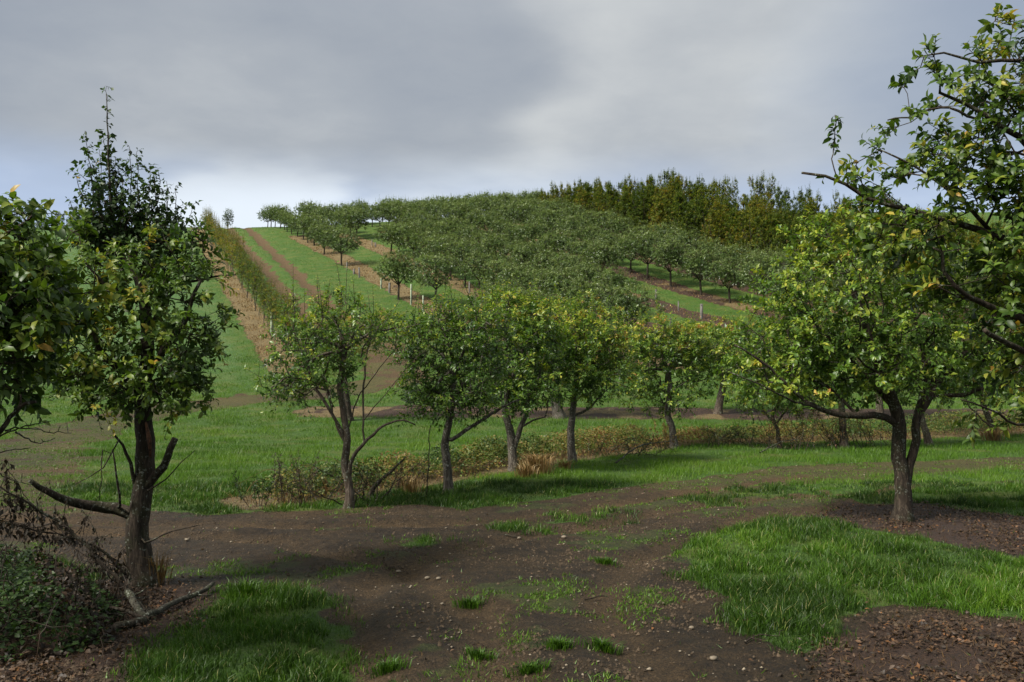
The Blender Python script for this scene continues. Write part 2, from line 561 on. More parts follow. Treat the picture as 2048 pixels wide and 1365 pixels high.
def shoots(rs, L, geo, base, dirs, length, nl, size, tint, droop=0.25, twig=True, curl=0.0, spread=(0.7, 1.2), mat=0, r=0.003, tj=0.10, updir=0.6):
    """base (S,3) dirs (S,3): S shoots with nl leaves each"""
    Sn = len(base)
    dirs = unit(dirs)
    k = np.arange(nl)[None, :]
    t = (k + rs.uniform(0.1, 0.9, (Sn, nl))) / nl
    t = 0.15 + 0.85 * t
    ln = length[:, None]
    down = np.array([0, 0, -1.0])
    p = base[:, None] + dirs[:, None] * (t * ln)[..., None] + down * (droop * ln * t * t)[..., None]
    u = unit(np.cross(dirs, rs.normal(size=(Sn, 3)) + 0.01))
    v = np.cross(dirs, u)
    ph = k * 2.4 + rs.uniform(0, 6.28, (Sn, 1)) + rs.normal(0, 0.3, (Sn, nl))
    op = rs.uniform(spread[0], spread[1], (Sn, nl))
    rad = u[:, None] * np.cos(ph)[..., None] + v[:, None] * np.sin(ph)[..., None]
    ld = dirs[:, None] * np.cos(op)[..., None] + rad * np.sin(op)[..., None]
    ld = unit(ld + np.array([0, 0, -1.0]) * (0.25 + curl))
    nr = np.array([0, 0, 1.0]) * updir + dirs[:, None] * 0.6 + rs.normal(0, 0.35, (Sn, nl, 3))
    sz = size * rs.uniform(0.45, 1.25, (Sn, nl)) * (0.75 + 0.35 * np.sin(t * 3.0))
    tt = np.clip(tint[:, None] + rs.normal(0, tj, (Sn, nl)) + (t - 0.5) * 0.10, 0, 1)
    L.add(p.reshape(-1, 3), ld.reshape(-1, 3), nr.reshape(-1, 3), sz.ravel(), tt.ravel())
    if twig:
        tip = base + dirs * length[:, None] + down * (droop * length)[:, None]
        ang = np.arange(3) * 2.0944
        off = (u[:, None] * np.cos(ang)[None, :, None] + v[:, None] * np.sin(ang)[None, :, None])
        V = np.concatenate([base[:, None] + off * r * 1.3, tip[:, None] + off * r * 0.5], 1)
        q = np.array([[0, 1, 4, 3], [1, 2, 5, 4], [2, 0, 3, 5]])
        fc = (q[None] + (np.arange(Sn) * 6)[:, None, None]).reshape(-1, 4)
        geo.add(V.reshape(-1, 3), fc, 0.5, mat)


def smoothline(pts, step, rs, jit=0.0):
    pts = np.asarray(pts, float)
    if len(pts) == 2:
        q = pts
        ts = np.array([0, 1.0])
    P0 = np.vstack([2 * pts[0] - pts[1], pts, 2 * pts[-1] - pts[-2]])
    out = [pts[0]]
    for i in range(len(pts) - 1):
        a, b, c, e = P0[i], P0[i + 1], P0[i + 2], P0[i + 3]
        n = max(1, int(round(np.linalg.norm(c - b) / step)))
        for j in range(1, n + 1):
            t = j / n
            out.append(0.5 * ((2 * b) + (-a + c) * t + (2 * a - 5 * b + 4 * c - e) * t * t + (-a + 3 * b - 3 * c + e) * t ** 3))
    out = np.array(out)
    if jit:
        out[1:] += rs.normal(0, jit, out[1:].shape)
    return out


class Tree:
    def __init__(self, seed, base):
        self.rs = np.random.RandomState(seed)
        self.base = np.asarray(base, float)
        self.pos, self.par, self.minr, self.pl, self.cut = [], [], [], [], []
        self.tips = []
        self.L = Leaves()
        self.crown = Geo()
        self.wood = Geo()
        self.limbs = Geo()

    def limb(self, pts, r0, r1, step=0.12, jit=0.006, root=False, dead=False):
        q = smoothline(pts, step, self.rs, jit)
        rr = np.linspace(r0, r1, len(q))
        if self.pos and not root:
            A = np.array(self.pos)
            par = int(np.argmin(((A - q[0]) ** 2).sum(1)))
        else:
            par = -1
        pl = (self.pl[par] if par >= 0 else 0) + (40 if dead else 0)      # dead wood carries no crown
        for i, (x, r) in enumerate(zip(q, rr)):
            if i:
                pl += np.linalg.norm(q[i] - q[i - 1])
            self.pos.append(x)
            self.par.append(par)
            self.minr.append(r)
            self.pl.append(pl)
            par = len(self.pos) - 1
        return q

    def grow(self, pts, step=0.22, bias=0.25, jit=0.02, zmin=None):
        """connect crown points to the branch system, nearest first"""
        pts = np.asarray(pts)
        A = np.array(self.pos)
        dd = np.sqrt(((pts[:, None] - A[None]) ** 2).sum(-1)).min(1)
        for i in np.argsort(dd):
            c = pts[i]
            A = np.array(self.pos)
            cost = np.sqrt(((A - c) ** 2).sum(1)) + bias * np.array(self.pl)
            j = int(np.argmin(cost))
            p0 = A[j]
            L_ = np.linalg.norm(c - p0)
            n = max(1, int(L_ / step))
            perp = self.rs.normal(0, 1, 3) * L_ * 0.08
            prev = j
            for k in range(1, n + 1):
                t = k / n
                q = p0 + (c - p0) * t + perp * math.sin(t * math.pi) + self.rs.normal(0, jit, 3) * (k < n)
                self.pos.append(q)
                self.par.append(prev)
                self.minr.append(0.0)
                self.pl.append(self.pl[prev] + L_ / n)
                prev = len(self.pos) - 1
            self.tips.append(prev)

    def finish(self, rt=0.0035, pw=0.43, trunk_sides=12, thick=0.022, rough=0.10):
        n = len(self.pos)
        pos = np.array(self.pos)
        cnt = np.zeros(n)
        for t in self.tips:
            cnt[t] += 1
        ch = [[] for _ in range(n)]
        for i in range(n - 1, -1, -1):
            if self.par[i] >= 0:
                cnt[self.par[i]] += cnt[i]
                ch[self.par[i]].append(i)
        rad = np.maximum(np.array(self.minr), rt * np.maximum(cnt, 1) ** pw)
        self.rad = rad
        starts = [i for i in range(n) if self.par[i] < 0]
        stack = list(starts)
        while stack:
            s = stack.pop()
            chain = [s]
            cur = s
            while ch[cur]:
                c = sorted(ch[cur], key=lambda q: -(rad[q] + 1e-4 * cnt[q]))
                for o in c[1:]:
                    stack.append(o)
                cur = c[0]
                chain.append(cur)
            p = self.par[s]
            idx = ([p] if p >= 0 else []) + chain
            pts = pos[idx]
            rr = rad[idx].copy()
            if p >= 0:
                rr[0] = min(rr[0], rr[1] * 1.25)
            if len(idx) < 2:
                continue
            r_ = rr.max()
            if p < 0:
                tube(self.wood, pts, rr, trunk_sides, 0.5, 0, rough)
            elif r_ > thick:
                tube(self.limbs, pts, rr, 8, 0.5, 0, rough * 0.8)
            else:
                tube(self.crown, pts, rr, 4 if r_ > 0.006 else 3, 0.5, 0)

    def leaf_up(self, m, length, nl, size, tint, out_center=None, up=0.35, spreadr=0.7, tfn=None, tj=0.10, droop=0.25, along=0, curl=0.0, tr=0.003):
        """m shoots at each tip (and at random points of the fine branches)"""
        pos = np.array(self.pos)
        tp = np.array(self.tips)
        if along:
            fine = np.nonzero(self.rad < 0.012)[0]
            tp = np.concatenate([tp, self.rs.choice(fine, int(len(tp) * along))])
        par = np.array(self.par)
        c = pos[tp]
        grow_dir = unit(c - pos[par[tp]])
        cen = pos.mean(0) if out_center is None else np.asarray(out_center)
        o = unit(c - cen)
        base = np.repeat(c, m, 0)
        dr = np.repeat(grow_dir * 0.7 + o * 0.6 + np.array([0, 0, up]), m, 0) + self.rs.normal(0, spreadr, (len(base), 3))
        ln = length * self.rs.uniform(0.5, 1.3, len(base))
        ti = np.full(len(base), float(tint)) + np.repeat(self.rs.normal(0, tj, len(c)), m)
        if tfn is not None:
            ti = ti + tfn(base)
        shoots(self.rs, self.L, self.crown, base, dr, ln, nl, size, np.clip(ti, 0, 1), droop=droop, curl=curl, r=tr, tj=tj)


def blob_pts(rs, c, r, n, shell=2.2):
    v = unit(rs.normal(size=(n, 3)))
    u = rs.uniform(0, 1, n) ** (1 / shell)
    return np.asarray(c) + v * u[:, None] * np.asarray(r)


# ------------------------------------------------------------------ materials
def new_mat(name):
    m = bpy.data.materials.new(name)
    m.use_nodes = True
    return m, NT(m.node_tree)


def leaf_material(name, stops, rough=0.42, trans=0.28, spec=0.5, pale=0.35):
    m, t = new_mat(name)
    ti = t.attr('tint')
    col = t.ramp(ti, stops)
    oc = t.n('ShaderNodeTexCoord').outputs['Object']
    nz = t.noise(oc, 7.0, 3, 0.6)
    col = t.mix(t.rng(nz, 0.35, 0.75), col, t.mix(1.0, col, (0.62, 0.66, 0.6), 'MULTIPLY'))
    back = t.n('ShaderNodeNewGeometry').outputs['Backfacing']
    paler = t.mix(pale, col, (0.16, 0.20, 0.12))
    col2 = t.mix(back, col, paler)
    pb = t.n('ShaderNodeBsdfPrincipled', ins={'Base Color': col2, 'Roughness': rough, 'Specular IOR Level': spec})
    tc = t.mix(1.0, col, (1.25, 1.35, 0.55), 'MULTIPLY')
    tr = t.n('ShaderNodeBsdfTranslucent', ins={'Color': tc})
    ms = t.n('ShaderNodeMixShader', ins={0: trans, 1: pb.outputs[0], 2: tr.outputs[0]})
    t.n('ShaderNodeOutputMaterial', ins={0: ms})
    return m


LEAF_PLUM = leaf_material('plum_leaf', [(0.0, (0.022, 0.052, 0.010)), (0.3, (0.058, 0.125, 0.017)), (0.55, (0.145, 0.25, 0.030)), (0.74, (0.32, 0.38, 0.042)), (0.9, (0.56, 0.50, 0.08)), (0.97, (0.58, 0.38, 0.10)), (1.0, (0.42, 0.18, 0.06))], rough=0.38, trans=0.33, spec=0.45, pale=0.22)
LEAF_NEAR = leaf_material('near_leaf', [(0.0, (0.020, 0.046, 0.009)), (0.35, (0.054, 0.108, 0.015)), (0.62, (0.13, 0.205, 0.026)), (0.8, (0.26, 0.30, 0.04)), (0.95, (0.50, 0.40, 0.06)), (1.0, (0.46, 0.27, 0.05))], rough=0.44, trans=0.32, spec=0.35, pale=0.25)
LEAF_PEAR = leaf_material('pear_leaf', [(0.0, (0.018, 0.042, 0.010)), (0.6, (0.048, 0.095, 0.018)), (0.93, (0.09, 0.14, 0.025)), (1.0, (0.45, 0.30, 0.04))], rough=0.5, trans=0.25, spec=0.3)
LEAF_ORCH = leaf_material('orchard_leaf', [(0.0, (0.026, 0.050, 0.013)), (0.3, (0.085, 0.145, 0.036)), (0.65, (0.21, 0.28, 0.082)), (1.0, (0.44, 0.49, 0.25))], rough=0.30, trans=0.28, spec=0.65, pale=0.4)
LEAF_WOOD = leaf_material('woodland_leaf', [(0.0, (0.030, 0.058, 0.010)), (0.4, (0.090, 0.145, 0.020)), (0.72, (0.20, 0.235, 0.030)), (0.92, (0.36, 0.31, 0.04)), (1.0, (0.30, 0.16, 0.03))], rough=0.5, trans=0.32, spec=0.35, pale=0.2)
LEAF_HEDGE = leaf_material('sapling_leaf', [(0.0, (0.07, 0.12, 0.016)), (0.35, (0.16, 0.19, 0.024)), (0.7, (0.29, 0.24, 0.033)), (1.0, (0.36, 0.17, 0.033))], rough=0.5, trans=0.35, spec=0.3, pale=0.15)
LEAF_DEAD = leaf_material('dead_leaf', [(0.0, (0.018, 0.011, 0.007)), (0.5, (0.052, 0.030, 0.016)), (0.85, (0.12, 0.062, 0.028)), (1.0, (0.24, 0.10, 0.03))], rough=0.6, trans=0.12, pale=0.1)
LEAF_MIXED = leaf_material('bramble_leaf', [(0.0, (0.020, 0.045, 0.012)), (0.35, (0.062, 0.115, 0.024)), (0.6, (0.16, 0.18, 0.036)), (0.8, (0.27, 0.18, 0.048)), (1.0, (0.17, 0.07, 0.028))], rough=0.5, spec=0.35, pale=0.2)


def blade_material(name, stops, rough=0.45, trans=0.3):
    m, t = new_mat(name)
    col = t.ramp(t.attr('tint'), stops)
    pb = t.n('ShaderNodeBsdfPrincipled', ins={'Base Color': col, 'Roughness': rough, 'Specular IOR Level': 0.35})
    tr = t.n('ShaderNodeBsdfTranslucent', ins={'Color': t.mix(1.0, col, (1.1, 1.2, 0.7), 'MULTIPLY')})
    ms = t.n('ShaderNodeMixShader', ins={0: trans, 1: pb.outputs[0], 2: tr.outputs[0]})
    t.n('ShaderNodeOutputMaterial', ins={0: ms})
    return m


GRASS = blade_material('grass_blade', [(0.0, (0.024, 0.056, 0.006)), (0.4, (0.074, 0.165, 0.011)), (0.75, (0.145, 0.255, 0.018)), (0.9, (0.20, 0.26, 0.06)), (1.0, (0.40, 0.33, 0.15))])  # darkest stop carries the shade tinted into the near blades
STRAW = blade_material('straw_blade', [(0.0, (0.06, 0.035, 0.018)), (0.4, (0.17, 0.10, 0.04)), (0.75, (0.33, 0.20, 0.075)), (1.0, (0.45, 0.36, 0.20))], rough=0.7, trans=0.15)


def bark_material(name, c0, c1, moss, lichen, mossiness=0.4):
    m, t = new_mat(name)
    oc = t.n('ShaderNodeTexCoord').outputs['Object']
    mp = t.n('ShaderNodeMapping', ins={'Vector': oc, 'Scale': (1, 1, 0.22)})
    a = t.noise(mp.outputs[0], 26, 6, 0.65, 1.2)
    b = t.noise(oc, 5, 4, 0.6)
    c = t.noise(oc, 34, 3, 0.6)
    col = t.ramp(a, [(0.28, tuple(x * 0.35 for x in c0)), (0.48, c0), (0.68, c1)])
    col = t.mix(t.math('MULTIPLY', t.rng(b, 0.45, 0.65), mossiness), col, moss)
    col = t.mix(t.math('MULTIPLY', t.rng(t.math('MULTIPLY', c, t.math('ADD', b, 0.5)), 0.60, 0.68), 0.8), col, lichen)
    bump = t.n('ShaderNodeBump', ins={'Height': a, 'Strength': 0.9, 'Distance': 0.025})
    pb = t.n('ShaderNodeBsdfPrincipled', ins={'Base Color': col, 'Roughness': 0.85, 'Specular IOR Level': 0.25, 'Normal': bump})
    t.n('ShaderNodeOutputMaterial', ins={0: pb})
    return m


BARK = bark_material('bark', (0.075, 0.055, 0.040), (0.19, 0.155, 0.12), (0.05, 0.06, 0.018), (0.28, 0.29, 0.24))
BARK_DK = bark_material('dark_bark', (0.038, 0.028, 0.020), (0.105, 0.080, 0.058), (0.035, 0.042, 0.014), (0.22, 0.23, 0.19), 0.5)
BARK_GREY = bark_material('grey_bark', (0.075, 0.062, 0.05), (0.21, 0.185, 0.15), (0.06, 0.065, 0.025), (0.34, 0.34, 0.30), 0.25)
LICHEN_LOG = bark_material('lichened_bark', (0.05, 0.045, 0.035), (0.13, 0.12, 0.09), (0.07, 0.08, 0.04), (0.36, 0.38, 0.32), 0.6)


def simple_mat(name, c0, c1, scale=12, rough=0.7, bump=0.3, spec=0.4):
    m, t = new_mat(name)
    oc = t.n('ShaderNodeTexCoord').outputs['Object']
    a = t.noise(oc, scale, 5, 0.6)
    col = t.mix(t.rng(a, 0.3, 0.7), c0, c1)
    bp = t.n('ShaderNodeBump', ins={'Height': a, 'Strength': bump, 'Distance': 0.01})
    pb = t.n('ShaderNodeBsdfPrincipled', ins={'Base Color': col, 'Roughness': rough, 'Specular IOR Level': spec, 'Normal': bp})
    t.n('ShaderNodeOutputMaterial', ins={0: pb})
    return m


POST = simple_mat('weathered_post', (0.08, 0.07, 0.06), (0.20, 0.185, 0.165), 14)
TUBE = simple_mat('tree_guard_plastic', (0.24, 0.29, 0.18), (0.36, 0.41, 0.28), 6, 0.5)
STONE = simple_mat('flint', (0.07, 0.052, 0.036), (0.34, 0.28, 0.20), 2.2, 0.6)
RAWWOOD = simple_mat('torn_wood', (0.05, 0.028, 0.018), (0.20, 0.085, 0.04), 30, 0.8, 1.0)


def ground_material():
    m, t = new_mat('orchard_ground')
    oc = t.n('ShaderNodeTexCoord').outputs['Object']
    gm = t.attr('grass')
    pm = t.attr('patchy')
    st = t.attr('straw')
    li = t.attr('litter')
    dw = t.attr('dew')
    dr = t.attr('dry')
    nf = t.noise(oc, 55, 4, 0.7)
    nm = t.noise(oc, 7.0, 6, 0.65)
    nl = t.noise(oc, 0.9, 5, 0.6)
    nx = t.noise(oc, 240, 2, 0.6)
    soil = t.mix(t.math('ADD', t.math('MULTIPLY', dr, 0.75), t.math('MULTIPLY', t.rng(nm, 0.3, 0.75), 0.35), clamp=True), (0.021, 0.0135, 0.0065), (0.155, 0.100, 0.047))
    soil = t.mix(t.rng(nf, 0.30, 0.72), t.mix(1.0, soil, (0.42, 0.40, 0.38), 'MULTIPLY'), t.mix(1.0, soil, (1.4, 1.36, 1.32), 'MULTIPLY'))
    nfl = t.noise(oc, 26, 5, 0.75)
    soil = t.mix(t.rng(nfl, 0.50, 0.64, 0, 0.6), soil, t.mix(1.0, soil, (0.35, 0.33, 0.31), 'MULTIPLY'))
    vor = t.n('ShaderNodeTexVoronoi', ins={'Vector': oc, 'Scale': 22.0})
    peb = t.math('MULTIPLY', t.rng(vor.outputs['Distance'], 0.20, 0.12), t.rng(t.n('ShaderNodeSeparateColor', ins={0: vor.outputs['Color']}).outputs[0], 0.93, 0.95))
    soil = t.mix(peb, soil, (0.30, 0.25, 0.19))
    gr = t.ramp(t.math('ADD', t.math('MULTIPLY', nm, 0.5), t.math('MULTIPLY', nf, 0.5)), [(0.3, (0.026, 0.058, 0.009)), (0.5, (0.058, 0.122, 0.016)), (0.68, (0.10, 0.185, 0.027))])
    gr = t.mix(t.rng(nl, 0.42, 0.70, 0, 0.6), gr, (0.15, 0.155, 0.035))
    gr = t.mix(t.rng(t.noise(oc, 2.3, 4, 0.7), 0.42, 0.30, 0, 0.55), gr, (0.03, 0.07, 0.012))
    gr = t.mix(t.math('MULTIPLY', dw, 0.55), gr, t.mix(t.rng(nm, .3, .7), (0.07, 0.15, 0.06), (0.12, 0.22, 0.10)))
    wob = t.math('MULTIPLY', t.math('ADD', t.math('MULTIPLY', nm, 0.6), t.math('MULTIPLY', nf, 0.4)), 0.9)
    gfac = t.rng(t.math('ADD', gm, t.math('SUBTRACT', wob, 0.45)), 0.40, 0.62)
    pfac = t.math('MULTIPLY', t.rng(t.math('ADD', pm, t.math('SUBTRACT', wob, 0.45)), 0.60, 0.95), 0.28)
    stc = t.ramp(t.math('ADD', t.math('MULTIPLY', nm, 0.4), t.math('MULTIPLY', nf, 0.6)), [(0.3, (0.045, 0.032, 0.018)), (0.48, (0.16, 0.115, 0.052)), (0.68, (0.38, 0.29, 0.13))])
    lic = t.ramp(t.math('ADD', t.math('MULTIPLY', nm, 0.4), t.math('MULTIPLY', nf, 0.6)), [(0.32, (0.022, 0.014, 0.010)), (0.5, (0.060, 0.034, 0.022)), (0.7, (0.13, 0.07, 0.042))])
    col = t.mix(pfac, soil, gr)
    col = t.mix(gfac, col, gr)
    col = t.mix(t.rng(t.math('ADD', li, t.math('SUBTRACT', wob, 0.45)), 0.35, 0.65), col, lic)
    col = t.mix(t.rng(t.math('ADD', st, t.math('SUBTRACT', wob, 0.45)), 0.40, 0.75), col, stc)
    n18 = t.noise(oc, 19, 4, 0.7)
    h = t.math('ADD', t.math('MULTIPLY', nf, 0.55), t.math('ADD', t.math('MULTIPLY', n18, 0.9), t.math('MULTIPLY', nx, 0.2)))
    bp = t.n('ShaderNodeBump', ins={'Height': h, 'Strength': 1.0, 'Distance': 0.075})
    rg = t.mix(gfac, t.mix(dr, (0.62,) * 3, (0.85,) * 3), (0.8,) * 3)
    pb = t.n('ShaderNodeBsdfPrincipled', ins={'Base Color': col, 'Roughness': rg, 'Specular IOR Level': 0.3, 'Normal': bp})
    t.n('ShaderNodeOutputMaterial', ins={0: pb})
    return m


# ------------------------------------------------------------------ ground: one sheet to the horizon
def axis(segs):
    out = [segs[0][0]]
    for a, b, s in segs:
        n = max(1, int(round((b - a) / s)))
        out += list(a + (b - a) * (np.arange(1, n + 1) / n))
    return np.array(out)


gx = axis([(-6000, -1500, 900), (-1500, -300, 150), (-300, -80, 14), (-80, -44, 1.6), (-44, -12, 0.28), (-12, -7, 0.11), (-7, 7, 0.075), (7, 12, 0.11), (12, 36, 0.3), (36, 80, 1.6), (80, 300, 14), (300, 1500, 150), (1500, 6000, 900)])
gy = axis([(-3000, -300, 400), (-300, -20, 25), (-20, 2, 0.8), (2, 4, 0.25), (4, 12, 0.065), (12, 16, 0.10), (16, 30, 0.18), (30, 60, 0.3), (60, 135, 0.6), (135, 200, 4), (200, 600, 30), (600, 7500, 600)])
XX, YY = np.meshgrid(gx, gy)
Zg = hz(XX, YY)
zn = zones(XX, YY)
# soft clods, only where the sheet is fine enough
clod = ((fbm(XX * 5, YY * 5, 61, 2) - 0.5) * 0.02 - np.abs(fbm(XX * 7, YY * 7, 63, 2) - 0.5) * 0.05 * ss(fbm(XX * 1.1, YY * 1.1, 65, 3), 0.4, 0.6)) * (1 - zn['grass']) * ((np.abs(XX) < 13) & (YY > 4) & (YY < 26))
Zg = Zg + clod
gi = np.arange(XX.size).reshape(XX.shape)
qd = np.stack([gi[:-1, :-1], gi[:-1, 1:], gi[1:, 1:], gi[1:, :-1]], -1).reshape(-1, 4)
g = Geo()
g.add(np.stack([XX, YY, Zg], -1).reshape(-1, 3), qd)
ground = g.build('ground', ground_material(), smooth=True, attrs={k: zn[k] for k in ('grass', 'patchy', 'straw', 'litter', 'dew', 'dry')})
tag(ground, 'orchard hillside with grass, bare earth tracks and bare strips under the tree rows', kind='structure')


# ------------------------------------------------------------------ blades
def blades(rs, X, Y, h, wd, tint, mat, name, label, segs=1, lean=0.45, kind='stuff', cat=None, flat=0.0):
    n = len(X)
    Z = hz(X, Y) - 0.006
    az = rs.uniform(0, 6.283, n)
    ln = lean * rs.uniform(0.2, 1.3, n)
    dx, dy = np.cos(az) * ln, np.sin(az) * ln
    wa = rs.uniform(0, 6.283, n)
    wx, wy = np.cos(wa) * wd / 2, np.sin(wa) * wd / 2
    root = np.stack([X, Y, Z], -1)
    wv = np.stack([wx, wy, np.zeros(n)], -1)
    up = np.sqrt(np.clip(1 - ln ** 2 * 0.6, 0.1, 1))
    tip = root + np.stack([dx * h, dy * h, h * up], -1)
    g_ = Geo()
    if segs == 1:
        V = np.stack([root - wv, root + wv, tip], 1)
        Fc = np.arange(n * 3).reshape(n, 3)
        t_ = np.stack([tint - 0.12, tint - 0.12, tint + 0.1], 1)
        g_.add(V.reshape(-1, 3), Fc, np.clip(t_, 0, 1).ravel())
    else:
        mid = root + np.stack([dx * h * 0.30, dy * h * 0.30, h * up * 0.62], -1)
        V = np.stack([root - wv, root + wv, mid - wv * 0.8, mid + wv * 0.8, tip], 1)
        b = (np.arange(n) * 5)[:, None]
        q = (b[:, :, None] + np.array([[0, 1, 3, 2]])[None]).reshape(-1, 4)
        t3 = (b[:, :, None] + np.array([[2, 3, 4]])[None]).reshape(-1, 3)
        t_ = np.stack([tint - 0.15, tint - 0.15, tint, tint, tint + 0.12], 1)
        g_.add(V.reshape(-1, 3), [q, t3], np.clip(t_, 0, 1).ravel())
    o = g_.build(name, mat, smooth=False)
    return tag(o, label, cat, kind=kind)


def polar(rs, n, y0, y1, pw=1.0, half=0.70):
    u = rs.uniform(0, 1, n)
    if pw == 1.0:
        Y = y0 * (y1 / y0) ** u
    else:
        Y = (y0 ** (1 - pw) + u * (y1 ** (1 - pw) - y0 ** (1 - pw))) ** (1 / (1 - pw))
    X = rs.uniform(-half, half, n) * Y
    return X, Y


rs = np.random.RandomState(5)
X, Y = polar(rs, 520000, 3.6, 15.5, 0.2)
z_ = zones(X, Y)
clump = fbm(X * 3.2, Y * 3.2, 71, 3)
keep = rs.uniform(0, 1, len(X)) < z_['grass'] * (0.35 + 1.0 * ss(clump, 0.3, 0.6))
X, Y, clump, gr_ = X[keep], Y[keep], clump[keep], z_['grass'][keep]
print('near blades', len(X))
hgt = (0.045 + 0.10 * ss(clump, 0.3, 0.75)) * rs.uniform(0.5, 1.25, len(X)) * (0.5 + 0.5 * gr_)
tt = np.clip(0.10 + (fbm(X * 0.8, Y * 0.8, 19, 3) - 0.5) * 0.7 + rs.normal(0, 0.14, len(X)), 0, 0.86)  # low base tint: foreground shade put into the blade colour
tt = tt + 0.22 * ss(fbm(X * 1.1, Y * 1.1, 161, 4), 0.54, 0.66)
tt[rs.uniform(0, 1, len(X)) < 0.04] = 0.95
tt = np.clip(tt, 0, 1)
blades(rs, X, Y, hgt, 0.0042 + 0.0022 * Y / 10, tt, GRASS, 'grass', 'long damp grass tinted dark for shade, in tufts beside the foreground earth track', segs=2, lean=0.75)

X, Y = polar(rs, 380000, 15.5, 46, 0.9)
z_ = zones(X, Y)
clump = fbm(X * 1.6, Y * 1.6, 73, 3)
keep = (rs.uniform(0, 1, len(X)) < z_['grass'] * (0.4 + 0.9 * ss(clump, 0.3, 0.6)))
X, Y, clump, dew_ = X[keep], Y[keep], clump[keep], z_['dew'][keep]
print('mid blades', len(X))
hgt = (0.05 + 0.08 * ss(clump, 0.3, 0.7)) * rs.uniform(0.6, 1.2, len(X))
tt = np.clip(0.52 + (fbm(X * 0.35, Y * 0.35, 23, 3) - 0.5) * 0.6 + rs.normal(0, 0.12, len(X)) + dew_ * 0.2, 0, 0.9)
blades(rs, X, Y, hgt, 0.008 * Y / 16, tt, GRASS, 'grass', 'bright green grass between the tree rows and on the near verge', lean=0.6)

X, Y = polar(rs, 290000, 44, 124, 1.0, 0.62)
z_ = zones(X, Y)
clump = fbm(X * 0.9, Y * 0.9, 75, 3)
keep = (rs.uniform(0, 1, len(X)) < z_['grass'] * (0.3 + 0.9 * ss(clump, 0.35, 0.6)))
X, Y, dew_ = X[keep], Y[keep], z_['dew'][keep]
tt = np.clip(0.50 + (fbm(X * 0.2, Y * 0.2, 29, 3) - 0.5) * 0.7 + rs.normal(0, 0.10, len(X)) + dew_ * 0.32, 0, 0.92)
print('hill blades', len(X))
blades(rs, X, Y, 0.07 * rs.uniform(0.5, 1.5, len(X)), 0.03 * Y / 60, tt, GRASS, 'grass', 'short grass on the hillside between the orchard rows', lean=0.6)

# low weeds and moss on the tracks
X, Y = polar(rs, 540000, 3.6, 34, 0.6)
z_ = zones(X, Y)
cl = fbm(X * 4, Y * 4, 83, 3)
keep = rs.uniform(0, 1, len(X)) < z_['patchy'] * ss(cl, 0.45, 0.62) * 0.95 + 0.004
X, Y = X[keep], Y[keep]
print('patchy', len(X))
tt = np.clip(0.5 + rs.normal(0, 0.16, len(X)), 0, 0.95)
blades(rs, X, Y, 0.030 * rs.uniform(0.5, 1.7, len(X)), 0.006 + 0.0006 * Y, tt, GRASS, 'weeds', 'low scattered weeds and grass wisps growing on the trodden earth', lean=0.95)

# straw and dry stalks: bramble strip, strips under the rows, foreground litter
Xa, Ya = polar(rs, 160000, 5, 46, 0.6)
za = zones(Xa, Ya)
pk = np.maximum(za['straw'], 0.28 * za['litter'])
keep = rs.uniform(0, 1, len(Xa)) < pk * (0.3 + fbm(Xa * 2, Ya * 2, 91, 3)) * 0.9
X1, Y1, s1 = Xa[keep], Ya[keep], za['bramble'][keep]
h1 = (0.05 + 0.20 * s1 * ss(fbm(X1 * 1.1, Y1 * 1.1, 93, 3), 0.35, 0.65)) * rs.uniform(0.5, 1.3, len(X1))
print('straw', len(X1))
blades(rs, X1, Y1, h1, 0.006 + 0.0004 * Y1, np.clip(0.42 + rs.normal(0, 0.18, len(X1)), 0, 1) * (0.55 + 0.45 * ss(Y1, 8, 14)), STRAW, 'dry_grass', 'dry brown stalks and straw under the tree rows', lean=0.9)
Xa, Ya = polar(rs, 420000, 43, 122, 0.8, 0.62)
za = zones(Xa, Ya)
keep = rs.uniform(0, 1, len(Xa)) < za['straw'] * (0.1 + 0.9 * ss(fbm(Xa * 1.1, Ya * 1.1, 95, 3), 0.38, 0.58))
X1, Y1 = Xa[keep], Ya[keep]
print('hill straw', len(X1))
blades(rs, X1, Y1, 0.11 * rs.uniform(0.4, 1.6, len(X1)), 0.012 + 0.0006 * Y1, np.clip(0.62 + rs.normal(0, 0.22, len(X1)), 0, 1), STRAW, 'dry_grass', 'straw coloured mown grass along the bare strips of the hill', lean=0.95)

# fallen leaves
X, Y = polar(rs, 260000, 4, 34, 0.6)
z_ = zones(X, Y)
keep = rs.uniform(0, 1, len(X)) < z_['litter'] * (1 - 0.6 * z_['srow']) * 0.75 * ss(fbm(X * 1.6, Y * 1.6, 97, 3), 0.3, 0.55) + 0.004
X, Y = X[keep], Y[keep]
n = len(X)
print('fallen', n)
Lf = np.stack([X, Y, hz(X, Y) + rs.uniform(0.006, 0.03, n)], -1)
dr = rs.normal(size=(n, 3)) * np.array([1, 1, 0.25])
nr = np.array([0, 0, 1.0]) + rs.normal(0, 0.45, (n, 3))
g = Geo()
emit_leaves(g, (Lf, dr, nr, rs.uniform(0.022, 0.055, n), np.clip(rs.beta(2, 2.2, n) + 0.1, 0, 1)), 4, 0.55, 0)
tag(g.build('fallen_leaves', [LEAF_DEAD]), 'brown fallen leaves lying under the foreground trees', kind='stuff')

